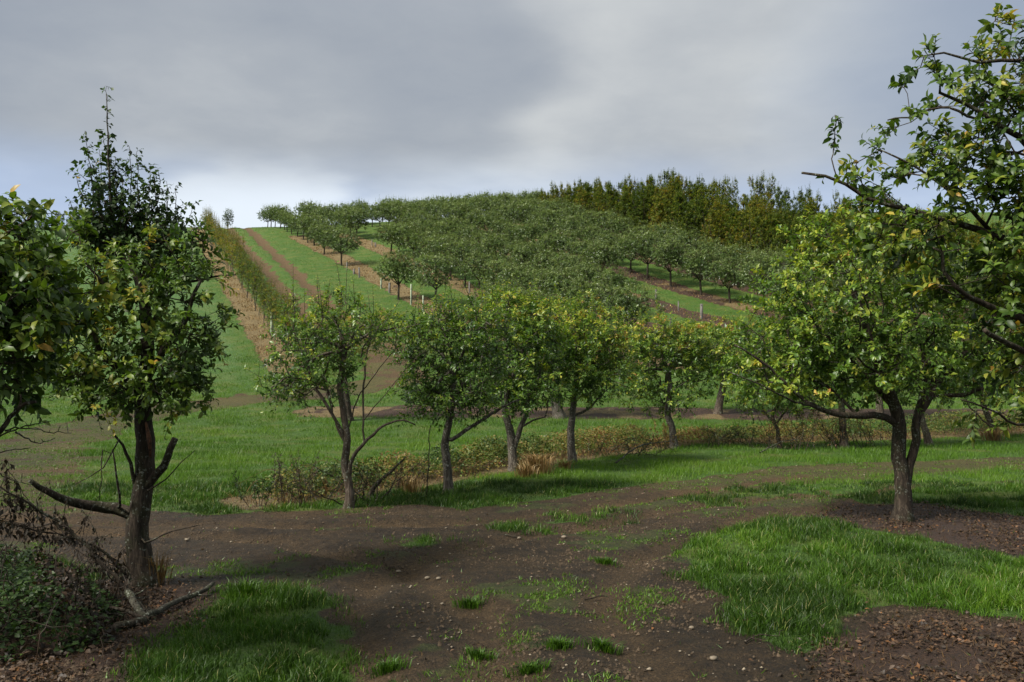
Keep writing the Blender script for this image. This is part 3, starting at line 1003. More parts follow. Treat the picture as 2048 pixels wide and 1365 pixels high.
# pebbles
X, Y = polar(rs, 3400, 4, 22, 0.6)
z_ = zones(X, Y)
keep = (z_['grass'] < 0.3) & (z_['litter'] < 0.5) & (rs.uniform(0, 1, len(X)) < 0.25 + 0.75 * (fbm(X, Y, 55, 3) > 0.5))
X, Y = X[keep], Y[keep]
octv = np.array([(1, 0, 0), (-1, 0, 0), (0, 1, 0), (0, -1, 0), (0, 0, 1), (0, 0, -1.)])
octf = np.array([(0, 2, 4), (2, 1, 4), (1, 3, 4), (3, 0, 4), (2, 0, 5), (1, 2, 5), (3, 1, 5), (0, 3, 5)])
n = len(X)
sz = (0.005 + 0.016 * rs.uniform(0, 1, n) ** 3.0)
sc = np.stack([sz * rs.uniform(0.8, 1.5, n), sz * rs.uniform(0.8, 1.3, n), sz * rs.uniform(0.4, 0.8, n)], -1)
rt = rs.uniform(0, 6.28, n)
V = octv[None] * sc[:, None] * rs.uniform(0.75, 1.2, (n, 6, 1))
c_, s_ = np.cos(rt)[:, None], np.sin(rt)[:, None]
V = np.stack([V[..., 0] * c_ - V[..., 1] * s_, V[..., 0] * s_ + V[..., 1] * c_, V[..., 2]], -1)
V += np.stack([X, Y, hz(X, Y) + sz * 0.2], -1)[:, None]
g = Geo()
g.add(V.reshape(-1, 3), (octf[None] + (np.arange(n) * 6)[:, None, None]).reshape(-1, 3))
tag(g.build('pebbles', [STONE]), 'small pale pebbles scattered over the earth track', kind='stuff')


X, Y = polar(rs, 90000, 4, 20, 0.2)
z_ = zones(X, Y)
keep = (z_['grass'] < 0.4) & (rs.uniform(0, 1, len(X)) < 0.08 + 0.75 * ss(fbm(X * 1.4, Y * 1.4, 57, 4), 0.46, 0.62))
X, Y = X[keep][:30000], Y[keep][:30000]
n = len(X)
tetv = np.array([(1, 0, -.3), (-.6, .9, -.3), (-.6, -.9, -.3), (0, 0, .8)])
tetf = np.array([(0, 1, 3), (1, 2, 3), (2, 0, 3)])
sz = 0.005 + 0.016 * rs.uniform(0, 1, n) ** 2.2
V = tetv[None] * sz[:, None, None] * rs.uniform(0.6, 1.4, (n, 4, 3))
rt = rs.uniform(0, 6.28, n)
c_, s_ = np.cos(rt)[:, None], np.sin(rt)[:, None]
V = np.stack([V[..., 0] * c_ - V[..., 1] * s_, V[..., 0] * s_ + V[..., 1] * c_, V[..., 2]], -1)
V += np.stack([X, Y, hz(X, Y) + 0.003], -1)[:, None]
g = Geo()
g.add(V.reshape(-1, 3), (tetf[None] + (np.arange(n) * 4)[:, None, None]).reshape(-1, 3))
CRUMB = simple_mat('soil_crumb', (0.025, 0.018, 0.012), (0.11, 0.078, 0.05), 3, 0.9, 0.2, 0.2)
tag(g.build('soil_crumbs', [CRUMB]), 'loose crumbs of earth strewn over the track', kind='stuff')


def stone(px, py, size, label, col=None):
    p = G(px, py)
    r_ = np.random.RandomState(int(px))
    u, v_ = np.meshgrid(np.arange(8) / 8 * 2 * math.pi, np.linspace(0.15, math.pi - 0.15, 5))
    pts = np.stack([np.cos(u) * np.sin(v_) * size, np.sin(u) * np.sin(v_) * size * 0.7, np.cos(v_) * size * 0.5], -1)
    pts *= r_.uniform(0.85, 1.15, pts.shape[:2] + (1,))
    id_ = np.arange(40).reshape(5, 8)
    q = np.stack([id_[:-1], id_[1:], np.roll(id_[1:], -1, 1), np.roll(id_[:-1], -1, 1)], -1).reshape(-1, 4)
    g_ = Geo()
    g_.add(pts.reshape(-1, 3) + p + [0, 0, size * 0.25], [q, id_[0][None, :], id_[-1][None, ::-1]])
    o = g_.build('stone', [STONE], origin=p)
    o.location = p
    tag(o, label, 'stone', 'larger stones lying on the track')


stone(1128, 1078, 0.035, 'flat pale stone on the track, farther one of the pair near the grassy streak')
stone(1038, 1080, 0.028, 'pale stone beside a dark twig in the middle of the track')
stone(797, 1146, 0.030, 'whitish stone left of the brown one in the trodden middle of the track')
stone(855, 1160, 0.030, 'brown stone in the middle of the track, next to a pale one')
stone(877, 1160, 0.028, 'pale stone touching distance right of the brown stone')
stone(1427, 1322, 0.030, 'rounded grey stone on dark soil below the right grass patch')
stone(1383, 1260, 0.026, 'pale stone nearest the ragged lower edge of the right grass patch')
stone(374, 1082, 0.032, 'pale stone on the path right of the left tree trunk')


# ------------------------------------------------------------------ assembling trees
def rel_obj(geo, name, mats, root, kind=None, smooth=False):
    if not geo.n:
        return None
    o = geo.build(name, mats, origin=np.array(root.location), parent=root, smooth=smooth)
    if kind:
        o['kind'] = kind
    return o


LEAF_MESH = {}


def single_leaves(arrs, root, leafmat, wide, count, key):
    """the leaves that show largest become leaves of their own; returns the rest"""
    p, dr, nr, s, t = arrs
    px, py = proj(p[:, 0], p[:, 1], p[:, 2])
    inside = (px > 0) & (px < 2048) & (py > 0) & (py < 1365) & (p[:, 1] > 0.5)
    size = np.where(inside, s / np.maximum(p[:, 1], 0.5), 0)
    pick = np.argsort(-size)[:count]
    pick = pick[size[pick] > 0]
    x, y, z = leaf_basis(dr[pick], nr[pick])
    o3 = np.array(root.location)
    for i, k in enumerate(pick):
        tb = int(round(float(t[k]) * 12))
        kk = (key, tb)
        if kk not in LEAF_MESH:
            tv, tf = template(8, wide)
            g_ = Geo()
            g_.add(tv, tf, tb / 12)
            LEAF_MESH[kk] = g_.build('leaf', [leafmat], mesh_only=True, smooth=True)
        ob = bpy.data.objects.new('leaf', LEAF_MESH[kk])
        sc_ = float(s[k])
        M = Matrix(((x[i][0] * sc_, y[i][0] * sc_, z[i][0] * sc_, p[k][0] - o3[0]),
                    (x[i][1] * sc_, y[i][1] * sc_, z[i][1] * sc_, p[k][1] - o3[1]),
                    (x[i][2] * sc_, y[i][2] * sc_, z[i][2] * sc_, p[k][2] - o3[2]), (0, 0, 0, 1)))
        COL.objects.link(ob)
        ob.parent = root
        ob.matrix_local = M
    rest = np.ones(len(p), bool)
    rest[pick] = False
    return [a[rest] for a in (p, dr, nr, s, t)]


def assemble(tr, name, label, cat, group, bark, leafmat, kind=4, wide=0.5, singles=0, key='plum', trunk_name='trunk'):
    root = empty(name, tr.base, label, cat, group)
    rel_obj(tr.wood, trunk_name, [bark], root, smooth=True)
    rel_obj(tr.limbs, 'limbs', [bark], root, smooth=True)
    if tr.L.a:
        arrs = tr.L.cat()
        if singles:
            arrs = single_leaves(arrs, root, leafmat, wide, singles, key)
        emit_leaves(tr.crown, arrs, kind, wide, 1)
    if tr.crown.n:
        rel_obj(tr.crown, 'crown', [bark, leafmat], root, smooth=(kind == 8))
    return root


def trunk_flare(tr, top_pts, r0, r1):
    """root trunk with a flared foot, sunk a little into the ground"""
    b = np.array(top_pts[0], float)
    pts = [b + [0, 0, -0.15]] + [np.array(p, float) for p in top_pts]
    q = tr.limb(pts, r0, r1, step=0.10, jit=0.004, root=True)
    for i in range(len(tr.minr)):
        h = tr.pos[i][2] - b[2]
        tr.minr[i] *= 1 + 0.38 * math.exp(-max(h, 0) / 0.13)


# ---- left foreground tree (plum scion below, pear shoots above)
D = 8.1
b = G(287, 1172)
D = b[1]
tr = Tree(101, b)
trunk_flare(tr, [b, P(278, 1100, D), P(273, 1050, D), P(288, 960, D), P(290, 880, D), P(284, 800, D), P(295, 700, D), P(288, 600, D), P(262, 520, D)], 0.112, 0.040)
tr.limb([P(268, 1030, D), P(235, 1018, D - .02), P(190, 1012, D - .1), P(140, 1004, D - .25), P(95, 985, D - .4), P(60, 962, D - .5)], 0.060, 0.020, dead=True)
tr.limb([P(285, 985, D), P(312, 950, D - .05), P(335, 915, D - .1), P(350, 878, D - .12)], 0.045, 0.030, dead=True)
tr.limb([P(272, 990, D), P(262, 930, D - .1), P(245, 890, D - .15), P(232, 872, D - .2)], 0.022, 0.010, dead=True)
tr.limb([P(240, 1012, D - .1), P(236, 950, D - .2), P(222, 900, D - .2)], 0.014, 0.007, dead=True)
tr.limb([P(262, 1040, D), P(290, 1085, D - .1), P(345, 1062, D - .2), P(398, 1050, D - .2)], 0.012, 0.004, dead=True)
tr.limb([P(262, 1000, D), P(330, 960, D - .1), P(360, 925, D - .1), P(392, 903, D - .1)], 0.010, 0.003, dead=True)
tr.limb([P(238, 880, D - .2), P(205, 935, D - .3), P(150, 970, D - .3)], 0.008, 0.003, dead=True)
tr.limb([P(205, 900, D - .3), P(203, 960, D - .35), P(200, 1000, D - .3)], 0.006, 0.003, dead=True)
tr.limb([P(284, 780, D), P(330, 700, D - .2), P(370, 640, D - .3), P(400, 560, D - .3)], 0.040, 0.015)
tr.limb([P(284, 790, D), P(220, 720, D - .2), P(160, 640, D - .4), P(110, 600, D - .5)], 0.040, 0.015)
tr.limb([P(290, 680, D), P(340, 590, D + .2), P(400, 560, D + .1), P(470, 548, D)], 0.022, 0.006)
tr.limb([P(285, 640, D), P(220, 580, D - .3), P(180, 540, D - .4)], 0.025, 0.010)
tr.limb([P(262, 520, D), P(235, 470, D + .1), P(222, 400, D + .1), P(217, 300, D + .1), P(213, 190, D + .1)], 0.020, 0.003)
rs = tr.rs
cl = []
m_ = 1750 / D
for (px, py, rx, rz, n_) in [(250, 640, 150, 130, 95), (130, 640, 120, 120, 75), (360, 640, 75, 120, 50), (270, 760, 120, 60, 42), (170, 760, 90, 55, 22),
                             (345, 760, 55, 80, 24), (240, 800, 70, 35, 12), (430, 650, 25, 15, 3), (165, 470, 30, 40, 8), (60, 600, 90, 100, 35), (400, 545, 75, 22, 14), (370, 480, 30, 45, 10), (180, 530, 120, 60, 35), (300, 545, 80, 55, 26), (395, 690, 35, 20, 5)]:
    c = P(px, py, D - 0.2)
    cl.append(blob_pts(rs, c, (rx * 1.0 / m_, 0.65, rz * 1.08 / m_), int(n_ * 0.85)))
tr.grow(np.concatenate(cl), step=0.16)
tr.finish(rt=0.0030, thick=0.024)
yl = P(160, 640, D - .6)
tr.leaf_up(3, 0.19, 8, 0.073, 0.46, out_center=P(260, 620, D), tfn=lambda p: 0.10 * ss(-p[:, 1], -D, -D + 1.0) + 0.30 * (rs.uniform(0, 1, len(p)) < 0.04) + 0.12 * np.exp(-((p[:, 0] - yl[0]) ** 2 + (p[:, 2] - yl[2]) ** 2) / 0.15) * rs.uniform(0, 1.5, len(p)), tj=0.10)
root = assemble(tr, 'plum_tree', 'leafy fruit tree left of the track with a broken stub and tall leading shoots', 'tree', 'large foreground fruit trees', BARK_DK, LEAF_NEAR, 8, 0.52, 300, 'near')
# torn strips of wood on the trunk
g = Geo()
tube(g, [P(292, 845, D - .07), P(299, 880, D - .11), P(301, 915, D - .10)], [0.008, 0.024, 0.006], 9, 0.5, 0, 0.9)
rel_obj(g, 'torn_wood', [RAWWOOD], root, smooth=True)
# upright pear shoots above the crown
ps = Tree(103, b)
ps.rs = np.random.RandomState(77)
spikes = [((250, 560), (232, 470), (218, 330), (213, 172)), ((235, 520), (200, 420), (180, 330), (170, 262)), ((228, 500), (185, 440), (160, 380), (150, 345)),
          ((255, 540), (240, 450), (228, 380), (232, 320)), ((262, 540), (262, 440), (262, 360), (258, 292)), ((270, 545), (280, 450), (276, 380), (274, 302)),
          ((280, 550), (305, 460), (300, 400), (300, 335)), ((285, 555), (325, 470), (335, 420), (332, 362)), ((290, 560), (345, 480), (362, 430), (378, 405)),
          ((225, 520), (175, 470), (150, 430), (138, 403)), ((230, 540), (190, 490), (165, 470), (150, 450)), ((250, 500), (215, 420), (205, 380), (200, 300)),
          ((285, 560), (310, 500), (345, 470), (355, 440)), ((262, 520), (248, 430), (246, 400), (245, 350)), ((270, 520), (290, 440), (318, 400), (318, 340)), ((240, 520), (210, 450), (190, 400), (178, 330))]
spikes += [tuple((x + dx, y + dy) for (x, y), (dx, dy) in zip(sp, ((6, 0), (-12, 20), (14, 50), (-10, 90)))) for sp in spikes[:9]]
spikes += [((300, 560), (350, 490), (372, 450), (388, 408)), ((320, 560), (345, 500), (350, 440), (352, 372)), ((300, 550), (320, 460), (312, 400), (306, 345)), ((215, 540), (165, 500), (145, 470), (140, 440)), ((330, 560), (375, 500), (390, 470), (405, 452))]
for i, sp in enumerate(spikes):
    dz = ps.rs.uniform(-0.25, 0.35)
    pts = [P(x, y, D + 0.05 + dz * (j / 3)) for j, (x, y) in enumerate(sp)]
    q = smoothline(pts, 0.06, ps.rs, 0.004)
    tube(ps.crown, q, np.linspace(0.009, 0.002, len(q)), 4, 0.5, 0)
    n_ = len(q)
    k0 = int(n_ * 0.25)
    bs = q[k0:]
    # single leaves along the shoot and small spurs lower down
    shoots(ps.rs, ps.L, ps.crown, bs, ps.rs.normal(0, 1, (len(bs), 3)) + [0, 0, 0.7], ps.rs.uniform(0.02, 0.08, len(bs)), 3, 0.060, np.full(len(bs), 0.42), droop=0.1, curl=0.35, r=0.0015, tj=0.2)
    low_ = q[k0:int(n_ * (0.86 if i else 0.60))]
    if len(low_):
        low_ = np.repeat(low_, 2, 0)
        shoots(ps.rs, ps.L, ps.crown, low_, ps.rs.normal(0, 1, (len(low_), 3)) + [0, 0, 0.4], ps.rs.uniform(0.06, 0.20, len(low_)), 4, 0.056, np.full(len(low_), 0.36), droop=0.1, curl=0.35, r=0.002, tj=0.2)
emit_leaves(ps.crown, ps.L.cat(), 4, 0.75, 1)
o = rel_obj(ps.crown, 'upper_crown', [BARK_DK, LEAF_PEAR], root)
o['label'] = 'upright shoots with small dark rounded leaves rising above the crown'

# ---- nearer tree off the left edge
D = 5.6
b = np.array([-4.3, 5.7, float(hz(-4.3, 5.7))])
tr = Tree(111, b)
trunk_flare(tr, [b, b + [0.02, 0, 0.6], b + [0.0, 0.05, 1.1], b + [0.05, 0, 1.6], b + [0.2, -.1, 2.2]], 0.15, 0.06)
tr.limb([b + [0, 0, 1.2], P(-80, 700, D), P(20, 640, D), P(80, 560, D)], 0.05, 0.012)
tr.limb([b + [0, 0, 1.7], P(-150, 560, D), P(-40, 500, D), P(50, 450, D)], 0.05, 0.010)
tr.limb([b + [0, 0, 1.3], P(-150, 800, D), P(-40, 730, D), P(30, 730, D)], 0.035, 0.008)
tr.limb([b + [0, 0, 1.9], P(-300, 420, D), P(-200, 300, D)], 0.05, 0.010)
cl = []
rs = tr.rs
m_ = 1750 / D
for (px, py, rx, rz, n_) in [(20, 500, 80, 75, 34), (60, 600, 80, 75, 34), (0, 680, 70, 80, 30), (-80, 560, 110, 130, 60), (-200, 500, 150, 160, 70), (-300, 650, 160, 140, 60),
                             (75, 445, 28, 18, 4), (-30, 760, 50, 40, 12), (-400, 450, 150, 150, 60)]:
    cl.append(blob_pts(rs, P(px, py, D), (rx * 1.15 / m_, 0.55, rz * 1.1 / m_), int(n_ * 1.15)))
tr.grow(np.concatenate(cl), step=0.14)
tr.finish(rt=0.003)
tr.leaf_up(3, 0.17, 8, 0.082, 0.46, out_center=P(-120, 600, D), tj=0.13)
# bare lichened twig
tr2 = Tree(112, b)
q = smoothline([P(-200, 1000, D), P(-20, 880, D), P(20, 835, D), P(50, 808, D), P(72, 806, D)], 0.05, tr2.rs, 0.003)
tube(tr.limbs, q, np.linspace(0.028, 0.010, len(q)), 7, 0.5, 0, 0.2)
q = smoothline([P(20, 835, D), P(40, 812, D), P(42, 790, D)], 0.03, tr2.rs, 0.002)
tube(tr.limbs, q, np.linspace(0.012, 0.006, len(q)), 6, 0.5, 0, 0.1)
for a_ in ([(-20, 880), (40, 858), (90, 862), (145, 868)], [(10, 862), (60, 850), (100, 842)], [(-60, 920), (0, 905), (60, 895)], [(30, 865), (70, 885), (110, 880)], [(-40, 930), (20, 960), (60, 972)]):
    q = smoothline([P(x, y, D) for x, y in a_], 0.03, tr2.rs, 0.004)
    tube(tr.limbs, q, np.linspace(0.006, 0.002, len(q)), 4, 0.5, 0)
    for j in range(1, len(q) - 1, 2):
        e_ = q[j] + tr2.rs.normal(0, 0.02, 3) + [0, 0, 0.012]
        tube(tr.limbs, [q[j], e_], [0.003, 0.0018], 3, 0.5, 0)
assemble(tr, 'plum_tree', 'large-leaved plum tree reaching in from the left edge above a bare lichened twig', 'tree', 'large foreground fruit trees', BARK_DK, LEAF_NEAR, 8, 0.52, 200, 'near')

# ---- right foreground tree with the forked trunk
b = G(1805, 1042)
D = b[1]
tr = Tree(121, b)
trunk_flare(tr, [b, P(1806, 1000, D), P(1804, 950, D), P(1797, 900, D), P(1800, 850, D), P(1788, 810, D), P(1760, 740, D - .1), P(1730, 650, D - .1), P(1700, 560, D - .1)], 0.115, 0.035)
tr.limb([P(1808, 985, D), P(1820, 930, D), P(1832, 880, D), P(1832, 840, D), P(1862, 790, D), P(1905, 730, D), P(1960, 680, D + .2)], 0.068, 0.035)
tr.limb([P(1795, 850, D), P(1760, 832, D - .1), P(1700, 832, D - .3), P(1640, 818, D - .4), P(1590, 785, D - .5), P(1540, 735, D - .6), P(1470, 690, D - .7)], 0.050, 0.010)
tr.limb([P(1640, 818, D - .4), P(1580, 800, D - .8), P(1520, 770, D - 1.0), P(1460, 745, D - 1.0)], 0.018, 0.006)
tr.limb([P(1788, 815, D), P(1720, 740, D + .3), P(1640, 660, D + .4), P(1590, 600, D + .4)], 0.045, 0.015)
tr.limb([P(1832, 840, D), P(1850, 740, D + .1), P(1830, 640, D + .2), P(1800, 540, D + .1)], 0.045, 0.015)
tr.limb([P(1862, 790, D), P(1930, 790, D - .1), P(2000, 760, D - .3)], 0.035, 0.012)
tr.limb([P(1730, 650, D), P(1690, 540, D), P(1650, 460, D)], 0.020, 0.006)
cl = []
rs = tr.rs
m_ = 1750 / D
for (px, py, rx, rz, n_) in [(1720, 620, 150, 130, 120), (1600, 600, 75, 90, 55), (1560, 690, 85, 80, 50), (1660, 730, 120, 70, 60), (1790, 740, 120, 60, 60), (1880, 640, 130, 120, 80), (1960, 720, 110, 80, 50),
                             (1650, 490, 60, 55, 28), (1520, 760, 55, 45, 18), (1740, 520, 110, 70, 45), (1900, 540, 120, 70, 45), (2060, 640, 90, 120, 40), (1600, 780, 60, 30, 12)]:
    cl.append(blob_pts(rs, P(px, py, D), (rx * 1.12 / m_, 1.1, rz * 1.1 / m_), int(n_ * 1.4)))
tr.grow(np.concatenate(cl), step=0.18)
tr.finish(rt=0.0032, thick=0.022)
x5, z5 = P(1640, 560, D)[0], P(1640, 560, D)[2]
tr.leaf_up(3, 0.23, 9, 0.078, 0.44, out_center=P(1760, 700, D), tfn=lambda p: 0.14 * ss(p[:, 2], z5 - 1.0, z5 + 0.4) + 0.13 * ss(-p[:, 0], -x5, -x5 + 1.2) * rs.uniform(0, 1, len(p)) + 0.07 * ss(-p[:, 1], -D, -D + 1), tj=0.10)
assemble(tr, 'plum_tree', 'broad spreading plum tree with a forked trunk standing in red leaf litter', 'tree', 'large foreground fruit trees', BARK_DK, LEAF_PLUM, 4, 0.52, 300, 'plum')

# ---- nearest tree off the right edge
D = 5.8
b = np.array([4.75, 6.0, float(hz(4.75, 6.0))])
tr = Tree(131, b)
trunk_flare(tr, [b, b + [0.0, 0, 0.7], b + [-.05, 0, 1.3], b + [-.1, 0, 1.8], P(2300, 560, D), P(2230, 420, D), P(2160, 250, D), P(2090, 100, D), P(2055, -40, D), P(2045, -120, D)], 0.17, 0.012)
tr.limb([b + [-.05, 0, 1.4], P(2250, 700, D), P(2120, 655, D - .1), P(2030, 635, D - .2), P(1960, 605, D - .3), P(1910, 575, D - .4), P(1885, 540, D - .4), P(1880, 505, D - .4)], 0.055, 0.010)
tr.limb([b + [-.05, 0, 1.3], P(2200, 780, D), P(2080, 720, D - .3), P(2000, 680, D - .5), P(1970, 660, D - .6)], 0.040, 0.014)
tr.limb([P(2250, 470, D), P(2120, 350, D), P(2040, 275, D - .1), P(1990, 240, D - .1), P(1930, 205, D - .1), P(1880, 185, D - .1)], 0.040, 0.010)
tr.limb([P(2100, 130, D), P(2040, 120, D), P(1960, 125, D), P(1890, 105, D), P(1850, 110, D)], 0.018, 0.005)
tr.limb([P(2200, 560, D), P(2060, 500, D), P(1960, 460, D), P(1850, 430, D), P(1780, 410, D), P(1735, 398, D), P(1690, 368, D), P(1650, 352, D), P(1605, 346, D)], 0.035, 0.008)
tr.limb([P(1680, 362, D), P(1668, 340, D), P(1662, 320, D), P(1668, 270, D), P(1670, 230, D)], 0.005, 0.0025, step=0.05)
tr.limb([P(1960, 240, D - .1), P(1880, 215, D), P(1820, 232, D), P(1775, 240, D)], 0.010, 0.004, step=0.06)
tr.limb([P(2000, 480, D), P(1900, 380, D), P(1830, 330, D), P(1760, 300, D)], 0.016, 0.005)
tr.limb([P(2200, 780, D), P(2060, 850, D - .3), P(1980, 820, D - .5), P(1920, 795, D - .6)], 0.015, 0.004)
cl = []
rs = tr.rs
m_ = 1750 / D
for (px, py, rx, rz, n_) in [(1975, 165, 60, 30, 15), (1862, 130, 26, 26, 5), (2040, 180, 70, 70, 26), (1860, 190, 30, 26, 6), (1840, 225, 16, 10, 2), (2010, 300, 60, 60, 30), (2040, 560, 50, 60, 24), (2040, 700, 45, 60, 16), (2020, 380, 45, 40, 18), (1950, 270, 40, 30, 8), (1900, 320, 45, 60, 15),
                             (1845, 330, 60, 30, 11), (1760, 305, 18, 12, 3), (1830, 390, 70, 35, 15), (1950, 410, 80, 50, 20), (2040, 420, 60, 70, 18), (1760, 450, 50, 25, 9), (1850, 480, 90, 40, 24), (1980, 520, 90, 60, 30),
                             (1900, 560, 70, 40, 16), (2100, 300, 90, 200, 55), (2150, 550, 110, 150, 60), (2250, 250, 120, 220, 60), (2060, 40, 30, 80, 18), (2030, 60, 14, 40, 4), (2010, 660, 60, 40, 10), (2030, 760, 40, 50, 9), (1970, 820, 60, 20, 6), (2300, 600, 150, 150, 50),
                             (1710, 372, 16, 16, 2), (2140, 740, 90, 80, 24)]:
    cl.append(blob_pts(rs, P(px, py, D - 0.1), (rx * 1.15 / m_, 0.55, rz * 1.1 / m_), max(2, int(n_ * 0.62))))
tr.grow(np.concatenate(cl), step=0.14)
n0 = len(tr.tips)
tr.finish(rt=0.0030, thick=0.018)
tr.leaf_up(3, 0.17, 9, 0.067, 0.50, out_center=P(2200, 450, D), tj=0.15, tfn=lambda p: 0.12 * (rs.uniform(0, 1, len(p)) < 0.05) + 0.12 * ss(-p[:, 2], -2.4, -1.6))
q = smoothline([P(1668, 300, D), P(1670, 262, D), P(1672, 232, D)], 0.03, rs, 0.0)
shoots(rs, tr.L, tr.crown, np.repeat(q, 2, 0), rs.normal(0, 1, (len(q) * 2, 3)) + [0, 0, .5], np.full(len(q) * 2, 0.03), 2, 0.062, np.full(len(q) * 2, 0.38), droop=0.1, curl=0.3, r=0.0015)
q = np.array([P(1692, 368, D), P(1712, 378, D), P(1650, 352, D), P(1775, 240, D), P(1786, 238, D), P(1838, 228, D)])
shoots(rs, tr.L, tr.crown, q, rs.normal(0, 1, (6, 3)) + [0, 0, .5], np.full(6, 0.05), 2, 0.075, np.full(6, 0.45), droop=0.1, curl=0.2, r=0.002)
assemble(tr, 'plum_tree', 'nearest plum tree leaning in from the right edge, its large leaves against the sky', 'tree', 'large foreground fruit trees', BARK_DK, LEAF_NEAR, 8, 0.54, 300, 'near')


# ---- the row of plum trees along the bramble strip
def row_tree(seed, trunk, blobs, label, r0=0.11, tint=0.42, ymid=None, topyellow=0.25, dens=1.0, leaf=0.072, extra=(), bark=BARK, kindl=4, group='plum trees along the bramble strip', mat=LEAF_PLUM, side=None, name='plum_tree', depth=0.9, m=3, nl=8, cat='tree', up=26):
    b = G(*trunk[0])
    D = b[1]
    if D > 17:
        kindl = 2
        leaf *= 1.2
    tr = Tree(seed, b)
    rs = tr.rs
    pts = [b] + [P(x, y, D) for x, y in trunk[1:]]
    r0 *= 0.74
    topyellow += 0.08
    trunk_flare(tr, pts, r0, r0 * 0.6)
    for (l, ra, rb) in extra:
        tr.limb([P(x, y, D + dz) for x, y, dz in l], ra, rb)
    m_ = F / D
    top = pts[-1]
    cl = []
    for (px, py, rx, rz, n_) in blobs:
        c = P(px, py, D)
        mid = (top + c) / 2 + [0, rs.uniform(-.2, .2), 0.08]
        tr.limb([top, mid, c + [0, rs.uniform(-.4, .4), 0]], r0 * 0.42, 0.010)
        cl.append(blob_pts(rs, c, (rx * 1.38 / m_, depth, rz * 1.25 / m_), int(n_ * dens * (1.35 if D < 13.5 else 1.55 * max(1.0, D / 16)))))
    cl = np.concatenate(cl)
    tr.grow(cl, step=0.2)
    tr.finish(rt=0.0034, thick=0.024)
    zt = cl[:, 2].max()
    zc = cl[:, 2].mean()

    def tf(p):
        v = topyellow * ss(p[:, 2], zc, zt) * rs.uniform(0.2, 1.0, len(p))
        if side:
            v += side[1] * ss((p[:, 0] - P(side[0], 700, D)[0]) * side[2], 0, 1.0) * rs.uniform(0, 1, len(p))
        return v
    if up:
        hi = cl[np.argsort(-cl[:, 2] - rs.uniform(0, .5, len(cl)))[:up]]
        shoots(rs, tr.L, tr.crown, hi, np.array([0, 0, 1.0]) + rs.normal(0, .22, (len(hi), 3)), rs.uniform(.25, .65, len(hi)), 18, leaf * .8, np.full(len(hi), tint + .15), droop=.02, r=.005, tj=.15)
    tr.leaf_up(m, 0.24, nl, leaf, tint, tfn=tf, out_center=cl.mean(0) - [0, 0, 0.3], tj=0.13)
    return assemble(tr, name, label, cat, group, bark, mat, kindl, 0.5)


row_tree(201, [(697, 1016), (700, 985), (690, 930), (694, 880), (686, 820), (680, 770), (690, 700)],
         [(620, 690, 60, 60, 52), (585, 750, 48, 42, 30), (680, 680, 55, 60, 42), (640, 760, 48, 40, 30), (555, 775, 32, 18, 8), (730, 650, 55, 32, 20), (655, 630, 60, 35, 20), (790, 655, 40, 30, 9)],
         'sparse plum tree nearest the path corner, with a bowed side stem', r0=0.085, tint=0.38, topyellow=0.2, dens=1.0, leaf=0.066,
         extra=[([(697, 960, 0), (706, 915, -.05), (735, 880, -.1), (770, 850, -.1), (810, 840, -.1), (830, 850, -.1)], 0.034, 0.010),
                ([(728, 890, 0), (726, 830, 0), (728, 770, 0), (735, 700, 0), (760, 650, .1)], 0.014, 0.005),
                ([(694, 870, 0), (715, 800, .1), (750, 750, .1), (790, 700, .1)], 0.012, 0.004), ([(692, 880, 0), (660, 820, -.1), (620, 760, -.2)], 0.008, 0.004),
                ([(697, 900, 0), (670, 840, .1), (655, 780, .1)], 0.007, 0.003), ([(728, 840, 0), (770, 790, -.1), (810, 740, -.1), (860, 690, -.1)], 0.008, 0.003),
                ([(735, 700, 0), (775, 640, -.1), (800, 600, -.1)], 0.006, 0.003)], bark=BARK)
row_tree(202, [(897, 988), (895, 940), (890, 890), (897, 850), (905, 800), (910, 740)],
         [(900, 690, 85, 70, 105), (835, 680, 50, 50, 42), (930, 800, 50, 32, 26), (850, 800, 36, 30, 16), (870, 780, 55, 50, 45), (950, 750, 50, 55, 42), (960, 660, 50, 45, 36), (880, 640, 50, 20, 14)],
         'dense dark plum tree whose low limb crosses to the V-forked trunk', r0=0.10, tint=0.33, topyellow=0.25, leaf=0.074,
         extra=[([(903, 880, 0), (930, 862, 0), (970, 838, .1), (1005, 815, .2), (1040, 800, .2)], 0.034, 0.014)], bark=BARK_GREY)
row_tree(203, [(1027, 942), (1024, 900), (1020, 860), (1010, 820), (1018, 770)],
         [(1030, 690, 75, 75, 105), (1040, 790, 60, 26, 24), (1070, 760, 45, 45, 36), (1000, 760, 45, 45, 34), (1070, 660, 45, 40, 34), (1010, 630, 45, 30, 22)],
         'plum tree with a V-forked grey trunk beside the orange dry grass tuft', r0=0.125, tint=0.36, topyellow=0.3, leaf=0.074,
         extra=[([(1024, 905, 0), (1040, 860, 0), (1052, 830, 0), (1058, 780, 0)], 0.06, 0.035), ([(1042, 855, 0), (1065, 842, -.1), (1090, 835, -.1)], 0.022, 0.012)], bark=BARK_GREY)
row_tree(204, [(1145, 926), (1142, 880), (1143, 840), (1150, 790), (1155, 740)],
         [(1150, 695, 75, 65, 100), (1150, 775, 50, 30, 26), (1200, 730, 55, 50, 42), (1110, 720, 50, 50, 38), (1190, 670, 50, 35, 26), (1220, 700, 25, 35, 12)],
         'yellowing plum tree with a straight slim trunk, right of the V-forked one', r0=0.12, tint=0.40, topyellow=0.42, leaf=0.074,
         extra=[([(1152, 830, 0), (1175, 820, 0), (1195, 800, 0), (1210, 785, 0)], 0.03, 0.015)], side=(1150, 0.22, 1), bark=BARK_GREY)
